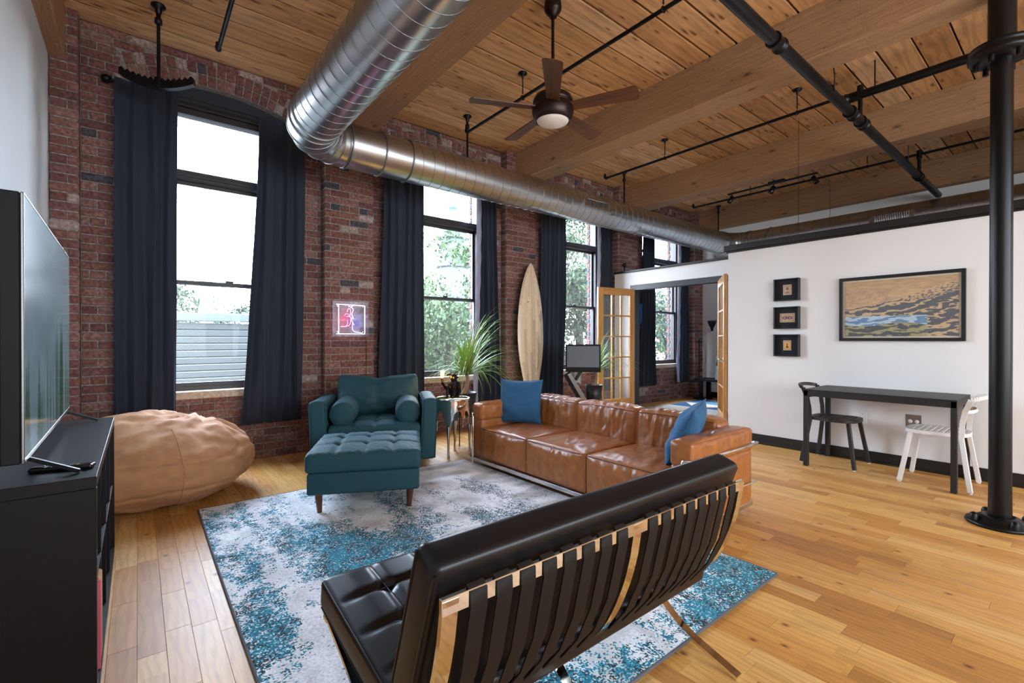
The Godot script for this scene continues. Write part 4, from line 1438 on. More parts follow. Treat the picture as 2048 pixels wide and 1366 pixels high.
	part("bulb", MB.new().lathe([Vector2(0.012, 0.21), Vector2(0.018, 0.225), Vector2(0.021, 0.26), Vector2(0.017, 0.285), Vector2(0, 0.293)], 18, Transform3D(Basis.IDENTITY, Vector3(-0.088, 0, 0.092))), bg, m)
	var fil := mat("filament", hexc("ffb050"), 0.5)
	fil.emission_enabled = true
	fil.emission = hexc("ffa63c")
	fil.emission_energy_multiplier = 9.0
	var fb := MB.new()
	for k in 6:
		var a := TAU * k / 6
		fb.tube([Vector3(-0.088 + cos(a) * 0.006, 0.222, 0.092 + sin(a) * 0.006), Vector3(-0.088 + cos(a) * 0.009, 0.27, 0.092 + sin(a) * 0.009)], 0.0016, 5)
	part("filament", fb, fil, m)
	var ol := OmniLight3D.new()
	ol.name = "bulb_glow"
	ol.light_color = hexc("ffb25a")
	ol.light_energy = 0.06
	ol.light_size = 0.02
	ol.omni_range = 12.0
	ol.omni_attenuation = 2.0
	ol.shadow_enabled = true
	ol.position = Vector3(-0.088, 0.25, 0.092)
	m.add_child(ol)
	part("cord", MB.new().tube([Vector3(0, 0.03, -0.05), Vector3(-0.06, 0.05, -0.09), Vector3(-0.12, 0.09, -0.16), Vector3(-0.15, -0.1, -0.24), Vector3(-0.16, -0.55, -0.28)], 0.0025, 6), M.rubber, m)
	planter("spiky green palm in a black pot on a wire stand", Vector3(2.99, 0, -4.62), 0.60, 0.15, 4, 260, 0.88)

func neon() -> void:
	# in the plane of the pilaster face; x right, y up, from the lower left corner
	var t := thing("neon_sign", "square neon sign with pink and blue profiles on the brick pilaster", "sign", Vector3(1.66, 1.255, PIL + 0.055))
	var W := 0.385
	var ac := mat("acrylic", Color(0.85, 0.9, 1.0, 0.07), 0.04)
	ac.transparency = BaseMaterial3D.TRANSPARENCY_ALPHA
	ac.metallic_specular = 0.15
	part("backing", MB.new().box(Vector3(W / 2, W / 2, -0.02), Vector3(W, W, 0.006), 0.001), ac, t)
	var box := MB.new()
	for s in [0.0, 1.0]:
		box.box(Vector3(s * W, W / 2, 0.008), Vector3(0.004, W, 0.05))
		box.box(Vector3(W / 2, s * W, 0.008), Vector3(W, 0.004, 0.05))
	part("acrylic_edge", box, ac, t)
	for s in [0.05, W - 0.05]:
		for q in [0.05, W - 0.05]:
			part("standoff", MB.new().tube([Vector3(s, q, -0.052), Vector3(s, q, -0.018)], 0.006, 8), M.satin_steel, t)
	var tube_m := func(called: String, c: String, e: float) -> StandardMaterial3D:
		var m := mat(called, Color.WHITE, 0.4)
		m.emission_enabled = true
		m.emission = hexc(c)
		m.emission_energy_multiplier = e
		return m
	var white: StandardMaterial3D = tube_m.call("neon_white", "dfe9ff", 0.95)
	var pink: StandardMaterial3D = tube_m.call("neon_pink", "ff4f96", 0.95)
	var blue: StandardMaterial3D = tube_m.call("neon_blue", "b9c8ff", 0.95)
	var px := func(a: Array) -> Array:
		var p := []
		for q in a: p.append(Vector3((q[0] - 305.0) / 795.0 * W, (1025.0 - q[1]) / 755.0 * W, 0.008))
		var c := Curve3D.new()
		for k in p.size():
			var d: Vector3 = (p[mini(k + 1, p.size() - 1)] - p[maxi(k - 1, 0)]) / 6.0
			c.add_point(p[k], -d, d)
		return Array(c.tessellate(4, 3.0))
	part("frame_tube", MB.new().tube([Vector3(0.055, 0.03, 0.008), Vector3(0.055, 0.355, 0.008)], 0.0045, 8).tube([Vector3(0.03, 0.35, 0.008), Vector3(0.345, 0.345, 0.008)], 0.0045, 8).tube([Vector3(0.347, 0.345, 0.008), Vector3(0.347, 0.03, 0.008)], 0.0045, 8).tube([Vector3(0.03, 0.027, 0.008), Vector3(0.347, 0.027, 0.008)], 0.0045, 8), white, t)
	part("pink_tube", MB.new().tube(px.call([[620, 500], [625, 440], [670, 425], [690, 480], [680, 560], [650, 590], [600, 590], [690, 610], [690, 700], [670, 770], [600, 805], [460, 815]]), 0.0035, 7), pink, t)
	part("pink_tube", MB.new().tube(px.call([[550, 575], [580, 540], [640, 545], [655, 570]]), 0.003, 7).tube(px.call([[640, 390], [660, 370], [690, 390], [700, 410]]), 0.003, 7).tube(px.call([[620, 690], [625, 750], [590, 790]]), 0.003, 7), pink, t)
	part("blue_tube", MB.new().tube(px.call([[745, 360], [710, 390], [750, 440], [725, 520], [725, 580], [760, 640]]), 0.0035, 7).tube(px.call([[740, 625], [712, 670], [770, 780]]), 0.0035, 7).tube(px.call([[730, 740], [730, 850], [760, 910], [830, 935], [965, 950]]), 0.0035, 7), blue, t)
	for d in [[Vector3(0.12, 0.19, 0.03), "ff2f76", 0.008], [Vector3(0.26, 0.16, 0.03), "5a6bff", 0.006], [Vector3(0.19, 0.34, 0.03), "dfe9ff", 0.002]]:
		var ol := OmniLight3D.new()
		ol.name = "neon_glow"
		ol.light_color = hexc(d[1])
		ol.light_energy = d[2]
		ol.light_size = 0.04
		ol.omni_range = 10.0
		ol.omni_attenuation = 2.0
		ol.shadow_enabled = true
		ol.position = d[0]
		t.add_child(ol, true)
	part("cord", MB.new().tube([Vector3(W - 0.01, 0.0, -0.03), Vector3(W, -0.2, -0.04), Vector3(W - 0.01, -0.6, -0.04), Vector3(W, -1.2, -0.03)], 0.0025, 6), M.rubber, t)

# a square scatter cushion with pinched corners, standing in the plane of x and y
func pillow(called: String, label: String, s: float, thick: float, at: Transform3D, m: Material, sd: int) -> void:
	var t := thing(called, label, "cushion", at.origin, 0.0, "blue scatter cushions on the sofa")
	t.basis = at.basis
	var n := noise(1.0, 2, sd)
	var f := func(u: float, v: float, sg: float) -> Vector3:
		var x := u * 2 - 1
		var y := v * 2 - 1
		var bx := 1.0 - 0.09 * (1.0 - y * y)
		var by := 1.0 - 0.09 * (1.0 - x * x)
		var z := pow(maxf(0.0, (1.0 - pow(absf(x), 2.6)) * (1.0 - pow(absf(y), 2.6))), 0.55)
		var wr := n.get_noise_2d(x * 2.2, y * 2.2 + sg) * 0.010 * z
		return Vector3(x * bx * s / 2, y * by * s / 2 + s / 2, sg * (z * thick / 2 + wr) + n.get_noise_2d(x, y) * 0.01)
	var b := MB.new()
	b.grid(func(u: float, v: float): return f.call(u, v, 1.0), 28, 28)
	b.grid(func(u: float, v: float): return f.call(1 - u, v, -1.0), 28, 28)
	part("cover", b, m, t)
	var pts := []
	for k in 29: pts.append(f.call(k / 28.0, 0.0, 0.0))
	for k in 29: pts.append(f.call(1.0, k / 28.0, 0.0))
	for k in 29: pts.append(f.call(1 - k / 28.0, 1.0, 0.0))
	for k in 29: pts.append(f.call(0.0, 1 - k / 28.0, 0.0))
	part("seam", MB.new().tube(pts, 0.003, 5), m, t)

func leather(called: String, c: String, sd: int, lo: float) -> StandardMaterial3D:
	var t := mottle(256, sd, 0.035, lo, 1.0)
	var m := triplanar(mat(called, hexc(c), 0.3), t, 1.3, false)
	relief(m, M.fine, 0.04)
	return m

func sofa() -> void:
	leather("tan_leather", "ad6a38", 61, 0.78)
	mat("leather_seam", hexc("4a2a18"), 0.7)
	var X0 := 2.545
	var X1 := 3.36
	var Z0 := -3.80
	var Z1 := -1.47
	var t := thing("sofa", "tan leather three seat sofa in a chrome tube frame", "sofa", Vector3((X0 + X1) / 2, 0, (Z0 + Z1) / 2))
	# local x: -0.41 front .. 0.41 back, z: -1.165 far .. 1.165 near
	var d := (X1 - X0) / 2
	var l := (Z1 - Z0) / 2
	var wr := noise(1.0, 3, 33)
	var puff := func(amp: float, wrinkle: float, sd: float) -> Callable:
		return func(p: Vector3, q: Vector3):
			var o := Vector3(q.x, q.y, q.z)
			var b := (1.0 - pow(absf(q.x), 4.0)) * (1.0 - pow(absf(q.z), 4.0)) if absf(q.y) > 0.99 else (1.0 - pow(absf(q.y), 4.0)) * ((1.0 - pow(absf(q.z), 4.0)) if absf(q.x) > 0.99 else (1.0 - pow(absf(q.x), 4.0)))
			var nn := Vector3(o.x if absf(q.x) > 0.99 else 0.0, o.y if absf(q.y) > 0.99 else 0.0, o.z if absf(q.z) > 0.99 else 0.0).normalized()
			var fold := wr.get_noise_3d(p.x * 4.0 + sd, p.y * 4.0, p.z * 17.0 + p.x * 7.0)
			fold += 0.7 * wr.get_noise_3d(p.x * 9.0 + sd, p.y * 3.0, p.z * 34.0) * (pow(absf(q.y), 3.0) if absf(q.x) > 0.99 else pow(absf(q.x), 3.0))
			return p + nn * (b * amp + b * wrinkle * fold)
	var zc := [-3.31, -2.6475, -1.9775]
	for k in 3:
		var z: float = zc[k] - (Z0 + Z1) / 2
		part("seat_cushion", MB.new().soft(Vector3(0.62, 0.29, 0.662), 0.02, Vector3i(30, 12, 40), Transform3D(Basis.IDENTITY, Vector3(-d + 0.31, 0.235, z)), puff.call(0.024, 0.013, k * 7.0)), M.tan_leather, t)
		part("back_cushion", MB.new().soft(Vector3(0.19, 0.34, 0.662), 0.03, Vector3i(8, 18, 44), Transform3D(Basis(Vector3.BACK, -0.06), Vector3(d - 0.115, 0.475, z)), puff.call(0.024, 0.019, 40 + k * 5.0)), M.tan_leather, t)
		var s := MB.new()
		for q in [0.375, 0.34]:
			if q > 0.36: s.tube([Vector3(-d - 0.004, q, z - 0.32), Vector3(-d - 0.006, q, z), Vector3(-d - 0.004, q, z + 0.32)], 0.003, 5)
		s.tube([Vector3(d - 0.215, 0.635, z - 0.32), Vector3(d - 0.22, 0.642, z), Vector3(d - 0.215, 0.635, z + 0.32)], 0.003, 5)
		part("piping", s, M.leather_seam, t)
	for e in [-1.0, 1.0]:
		part("arm_cushion", MB.new().soft(Vector3(d * 2 - 0.02, 0.155, 0.15), 0.022, Vector3i(40, 8, 8), Transform3D(Basis.IDENTITY, Vector3(0.0, 0.525, e * (l - 0.085))), puff.call(0.010, 0.012, 70 + e * 9.0)), M.tan_leather, t)
		part("arm_panel", MB.new().soft(Vector3(d * 2 - 0.03, 0.37, 0.145), 0.02, 8, Transform3D(Basis.IDENTITY, Vector3(0.0, 0.27, e * (l - 0.085))), puff.call(0.004, 0.008, 90 + e * 9.0)), M.tan_leather, t)
		var tb := MB.new()
		var o: float = e * (l - 0.085)
		var out: float = e * 0.096
		tb.tube([Vector3(-d - 0.018, 0.013, o + e * 0.03), Vector3(-d - 0.018, 0.47, o + e * 0.03), Vector3(-d - 0.016, 0.488, o + e * 0.034), Vector3(-d - 0.005, 0.495, o + e * 0.05), Vector3(-d + 0.02, 0.495, o + e * 0.09), Vector3(-d + 0.05, 0.495, o + out), Vector3(d - 0.02, 0.495, o + out), Vector3(d + 0.025, 0.495, o + e * 0.09), Vector3(d + 0.04, 0.49, o + e * 0.06), Vector3(d + 0.042, 0.475, o + e * 0.02), Vector3(d + 0.042, 0.0, o - e * 0.02)], 0.0115, 12)
		tb.tube([Vector3(-d - 0.018, 0.23, o + e * 0.03), Vector3(-d + 0.02, 0.23, o + e * 0.085), Vector3(d + 0.02, 0.23, o + e * 0.085)], 0.006, 8)
		part("tube_frame", tb, M.chrome, t)
	var base := MB.new()
	base.box(Vector3(-d - 0.01, 0.075, 0), Vector3(0.03, 0.032, l * 2 - 0.04), 0.003)
	base.box(Vector3(d, 0.075, 0), Vector3(0.03, 0.032, l * 2 - 0.04), 0.003)
	for e in [-1.0, 1.0]: base.box(Vector3(0, 0.075, e * (l - 0.03)), Vector3(d * 2, 0.032, 0.03), 0.003)
	part("base_rail", base, M.satin_steel, t)
	part("back_panel", MB.new().soft(Vector3(0.03, 0.42, l * 2 - 0.36), 0.01, 4, Transform3D(Basis.IDENTITY, Vector3(d - 0.02, 0.30, 0))), M.tan_leather, t)
	part("deck", MB.new().box(Vector3(0.02, 0.085, 0), Vector3(d * 2 - 0.1, 0.02, l * 2 - 0.12)), M.satin_black, t)
	# cushions
	var b1 := Basis(Vector3.UP, deg_to_rad(-54)) * Basis(Vector3.RIGHT, deg_to_rad(-14))
	pillow("cushion", "blue cushion in the far corner of the leather sofa", 0.44, 0.16, Transform3D(b1, Vector3(2.91, 0.395, -3.51)), M.blue_cloth, 5)
	var b2 := Basis(Vector3.UP, deg_to_rad(-158)) * Basis(Vector3.RIGHT, deg_to_rad(-26)) * Basis(Vector3.BACK, deg_to_rad(-4))
	pillow("cushion", "blue cushion leaning on the near arm of the leather sofa", 0.44, 0.17, Transform3D(b2, Vector3(2.90, 0.39, -1.83)), M.blue_cloth, 8)

func loveseat() -> void:
	var lm := leather("black_leather", "141519", 64, 0.85)
	lm.roughness = 0.34
	lm.metallic_specular = 0.42
	mat("strap", hexc("1a1512"), 0.6).metallic_specular = 0.3
	var t := thing("loveseat", "black tufted leather loveseat with chrome X frames seen from behind", "loveseat", Vector3(1.075, 0, -1.1))
	# local z = world z + 1.1; back is towards +z
	var P := func(y: float, z: float) -> Vector3: return Vector3(0, y, z + 1.1)
	var curve := func(a: Array) -> Array:
		var c := Curve3D.new()
		for k in a.size():
			var d: Vector3 = (a[mini(k + 1, a.size() - 1)] - a[maxi(k - 1, 0)]) / 6.0
			c.add_point(a[k], -d, d)
		return Array(c.tessellate(4, 2.0))
	var back: Array = curve.call([P.call(0.712, -0.785), P.call(0.623, -0.800), P.call(0.524, -0.828), P.call(0.416, -0.876), P.call(0.327, -0.937), P.call(0.254, -1.0), P.call(0.185, -1.07), P.call(0.11, -1.19), P.call(0.05, -1.34), P.call(0.02, -1.46)])
	var seat: Array = curve.call([P.call(0.355, -1.52), P.call(0.33, -1.44), P.call(0.28, -1.30), P.call(0.225, -1.2), P.call(0.164, -1.12), P.call(0.105, -1.045), P.call(0.066, -0.97), P.call(0.036, -0.88), P.call(0.008, -0.79)])
	var shift := func(a: Array, x: float) -> Array:
		var p := []
		for q in a: p.append(q + Vector3(x, 0, 0))
		return p
	var fx := [-0.6, 0.0, 0.605]
	for x in fx:
		part("back_bar", MB.new().ribbon(shift.call(back, x), 0.036, 0.012, Vector3.RIGHT), M.chrome, t)
		part("leg_bar", MB.new().ribbon(shift.call(seat, x + 0.0), 0.036, 0.012, Vector3.RIGHT), M.chrome, t)
	var rails := MB.new()
	rails.box(P.call(0.70, -0.787), Vector3(1.24, 0.034, 0.012), 0.001)
	part("top_rail", rails, M.chrome, t)
	part("lower_rail", MB.new().box(P.call(0.285, -0.975), Vector3(1.24, 0.03, 0.012), 0.001, Basis(Vector3.RIGHT, -0.7)), M.chrome, t)
	part("front_rail", MB.new().box(P.call(0.345, -1.50), Vector3(1.24, 0.012, 0.034), 0.001), M.chrome, t)
	# straps down the back and along the seat
	for sec in 2:
		for k in 8:
			var x := lerpf(-0.535, -0.07, k / 7.0) + 0.603 * sec
			var pts := []
			for q in [[0.722, -0.795], [0.712, -0.780], [0.68, -0.779], [0.623, -0.792], [0.524, -0.815], [0.416, -0.862], [0.34, -0.92], [0.29, -0.962], [0.268, -0.99]]:
				pts.append(P.call(q[0], q[1]) + Vector3(x, 0, 0))
			part("back_strap", MB.new().ribbon(pts, 0.042, 0.004, Vector3.RIGHT), M.strap, t)
	for sec in 2:
		for k in 8:
			var x := lerpf(-0.535, -0.07, k / 7.0) + 0.603 * sec
			part("seat_strap", MB.new().ribbon([P.call(0.345, -1.51) + Vector3(x, 0, 0), P.call(0.30, -1.3) + Vector3(x, 0, 0), P.call(0.27, -1.1) + Vector3(x, 0, 0), P.call(0.275, -0.98) + Vector3(x, 0, 0)], 0.042, 0.004, Vector3.RIGHT), M.strap, t)
	# tufted cushions: seat, then back
	var hx := 0.625
	var wr := noise(1.0, 2, 54)
	var sb := Basis(Vector3.RIGHT, 0.125)
	part("seat_cushion", MB.new().soft(Vector3(hx * 2, 0.095, 0.62), 0.02, Vector3i(128, 2, 64), Transform3D(sb, P.call(0.377, -1.232)), func(p: Vector3, q: Vector3):
		if q.y > 0.99: p.y += (tuft(p, hx, 0.31, 8, 4, 0.026, 0.006, 0.3) + 0.012) * smoothstep(1.0, 0.86, maxf(absf(q.z), absf(q.x) * 0.93 + 0.07))
		return p), lm, t)
	var cb := Basis(Vector3.RIGHT, -deg_to_rad(70.5))
	part("back_cushion", MB.new().soft(Vector3(hx * 2, 0.09, 0.47), 0.02, Vector3i(96, 2, 36), Transform3D(cb, P.call(0.565, -0.915)), func(p: Vector3, q: Vector3):
		if q.y > 0.99: p.y += (tuft(p, hx, 0.235, 8, 3, 0.024, 0.006, 0.4) + 0.01) * smoothstep(1.0, 0.8, maxf(absf(q.z), absf(q.x) * 0.93 + 0.07))
		p.y -= 0.05 * pow(maxf(0.0, q.z), 2.0) * 0.0
		return p), lm, t)
	# piping and buttons
	var pp := MB.new()
	for s in [-1.0, 1.0]:
		for e in [-0.041, 0.041]:
			pp.tube([P.call(0.377, -1.232) + sb * Vector3(s * (hx - 0.003), e, -0.29), P.call(0.377, -1.232) + sb * Vector3(s * (hx - 0.003), e, 0.29)], 0.0035, 6)
			pp.tube([P.call(0.565, -0.915) + cb * Vector3(s * (hx - 0.003), e * 0.95, -0.215), P.call(0.565, -0.915) + cb * Vector3(s * (hx - 0.003), e * 0.95, 0.215)], 0.0035, 6)
	pp.tube([P.call(0.565, -0.915) + cb * Vector3(-hx + 0.02, -0.039, -0.232), P.call(0.565, -0.915) + cb * Vector3(hx - 0.02, -0.039, -0.232)], 0.0035, 6)
	pp.tube([P.call(0.565, -0.915) + cb * Vector3(-hx + 0.02, 0.039, -0.232), P.call(0.565, -0.915) + cb * Vector3(hx - 0.02, 0.039, -0.232)], 0.0035, 6)
	part("piping", pp, lm, t)
	var crease := MB.new()
	for k in range(1, 8):
		var x := -hx + hx * 2 * k / 8.0
		crease.tube([P.call(0.377, -1.232) + sb * Vector3(x, 0.0475, -0.26), P.call(0.377, -1.232) + sb * Vector3(x, 0.0475, 0.26)], 0.003, 5)
	for k in range(1, 4):
		var z := -0.31 + 0.62 * k / 4.0
		crease.tube([P.call(0.377, -1.232) + sb * Vector3(-hx + 0.05, 0.047, z), P.call(0.377, -1.232) + sb * Vector3(hx - 0.05, 0.047, z)], 0.003, 5)
	part("welting", crease, lm, t)
	for i in range(1, 8):
		for j in range(1, 4):
			part("button", MB.new().lathe([Vector2(0.010, 0), Vector2(0.008, 0.005), Vector2(0, 0.007)], 10, Transform3D(sb, P.call(0.377, -1.232) + sb * Vector3(-hx + hx * 2 * i / 8.0, 0.040, -0.31 + 0.62 * j / 4.0))), lm, t)

func dining() -> void:
	var tb := thing("narrow_table", "black narrow table pushed to the white wall", "table", Vector3(5.345, 0, -1.205))
	var L := 1.09
	var D := 0.63
	var H := 0.74
	var wood := triplanar(mat("table_black", hexc("211f1f"), 0.5), M.fine, 4.0, false)
	part("top", MB.new().box(Vector3(0, H - 0.006, 0), Vector3(D, 0.012, L), 0.002), wood, tb)
	var ap := MB.new()
	for s in [-1.0, 1.0]:
		ap.box(Vector3(s * (D / 2 - 0.01), H - 0.038, 0), Vector3(0.02, 0.052, L - 0.01), 0.001)
		ap.box(Vector3(0, H - 0.038, s * (L / 2 - 0.01)), Vector3(D - 0.02, 0.052, 0.02), 0.001)
	part("apron", ap, wood, tb)
	for s in [-1.0, 1.0]:
		for e in [-1.0, 1.0]:
			part("leg", MB.new().box(Vector3(s * (D / 2 - 0.02), (H - 0.012) / 2, e * (L / 2 - 0.02)), Vector3(0.04, H - 0.012, 0.04), 0.002), wood, tb)
	slat_chair("black metal chair with slatted seat tucked under the table", Vector3(5.385, 0, -1.585), 0.0, "chair_black", "26211f")
	slat_chair("white metal chair with slatted seat at the column end of the table", Vector3(5.335, 0, -0.82), PI, "chair_white", "dedad6")

func slat_chair(label: String, at: Vector3, turn: float, called: String, c: String) -> void:
	var m := mat(called, hexc(c), 0.45)
	var t := thing("slatted_chair", label, "chair", at, turn, "metal chairs at the narrow table")
	# faces +z
	var H := 0.455
	var outline := func(s: float, rx: float, rz: float) -> PackedVector2Array:
		var p := PackedVector2Array()
		for k in 36:
			var a := TAU * k / 36
			p.append(Vector2(signf(cos(a)) * pow(absf(cos(a)), 0.6) * rx * (1.0 if sin(a) > 0 else 0.92), signf(sin(a)) * pow(absf(sin(a)), 0.6) * rz))
		return p
	var flat := Transform3D(Basis(Vector3.RIGHT, PI / 2), Vector3(0, H, 0))
	# rim: outer outline minus inner, built as a swept band
	var rim := MB.new()
	var po: PackedVector2Array = outline.call(1.0, 0.205, 0.205)
	var pi: PackedVector2Array = outline.call(1.0, 0.178, 0.178)
	for k in 36:
		var j := (k + 1) % 36
		var a := Vector3(po[k].x, H, po[k].y)
		var b := Vector3(po[j].x, H, po[j].y)
		var e := Vector3(pi[k].x, H, pi[k].y)
		var f := Vector3(pi[j].x, H, pi[j].y)
		var dn := Vector3(0, -0.028, 0)
		rim.quad(a, b, f, e)
		rim.quad(a + dn, e + dn, f + dn, b + dn)
		rim.quad(a, a + dn, b + dn, b)
		rim.quad(e, f, f + dn, e + dn)
	part("seat_rim", rim, m, t)
	for k in 9:
		var z := lerpf(-0.16, 0.16, k / 8.0)
		var half := 0.185 * pow(maxf(0.05, 1.0 - pow(absf(z) / 0.19, 3.3)), 0.3)
		part("seat_slat", MB.new().box(Vector3(0, H - 0.006, z), Vector3(half * 2, 0.01, 0.027), 0.003), m, t)
	for s in [-1.0, 1.0]:
		part("front_leg", MB.new().bar(Vector3(s * 0.165, H - 0.02, 0.15), Vector3(s * 0.222, 0.008, 0.215), 0.034, 0.026, Vector3.RIGHT, 0.004), m, t)
		part("rear_leg", MB.new().bar(Vector3(s * 0.175, H - 0.02, -0.165), Vector3(s * 0.225, 0.008, -0.225), 0.034, 0.026, Vector3.RIGHT, 0.004), m, t)
		part("back_post", MB.new().ribbon([Vector3(s * 0.178, H - 0.03, -0.168), Vector3(s * 0.176, H + 0.08, -0.172), Vector3(s * 0.182, H + 0.19, -0.19), Vector3(s * 0.192, H + 0.285, -0.225)], 0.016, 0.034, Vector3.RIGHT), m, t)
		for e in [[0.222, 0.215], [0.225, -0.225]]:
			part("foot_pad", MB.new().lathe([Vector2(0, 0), Vector2(0.013, 0), Vector2(0.013, 0.009)], 10, Transform3D(Basis.IDENTITY, Vector3(s * e[0], 0, e[1]))), M.white_plastic, t)
	var hoop := []
	for k in 21:
		var a := lerpf(0.0, PI, k / 20.0)
		hoop.append(Vector3(cos(a) * 0.192, H + 0.285 + 0.02 * sin(a), -0.225 - 0.075 * sin(a)))
	var hb := MB.new()
	for k in hoop.size() - 1: hb.bar(hoop[k], hoop[k + 1], 0.012, 0.034, Vector3(0, 1, -0.35), 0.002)
	part("top_rail", hb, m, t)
	var lo := []
	for k in 17:
		var a := lerpf(0.0, PI, k / 16.0)
		lo.append(Vector3(cos(a) * 0.181, H + 0.185, -0.19 - 0.045 * sin(a)))
	var lb := MB.new()
	for k in lo.size() - 1: lb.bar(lo[k], lo[k + 1], 0.01, 0.026, Vector3.UP, 0.002)
	part("lower_rail", lb, m, t)

# a picture frame on the white partition: z0..z1 along the wall, y0..y1 up; faces -x
func framed(label: String, z0: float, z1: float, y0: float, y1: float, border: float, deep: float, mount: Material, group: String) -> Node3D:
	var t := thing("picture_frame", label, "picture", Vector3(PARTITION, (y0 + y1) / 2, (z0 + z1) / 2), 0.0, group)
	var h := y1 - y0
	var l := z1 - z0
	var f := MB.new()
	for s in [-1.0, 1.0]:
		f.box(Vector3(-deep / 2, s * (h / 2 - border / 2), 0), Vector3(deep, border, l), 0.0015)
		f.box(Vector3(-deep / 2, 0, s * (l / 2 - border / 2)), Vector3(deep, h - border * 2, border), 0.0015)
	part("frame", f, M.frame_black, t)
	part("mount", MB.new().box(Vector3(-0.006, 0, 0), Vector3(0.008, h - border, l - border)), mount, t)
	return t

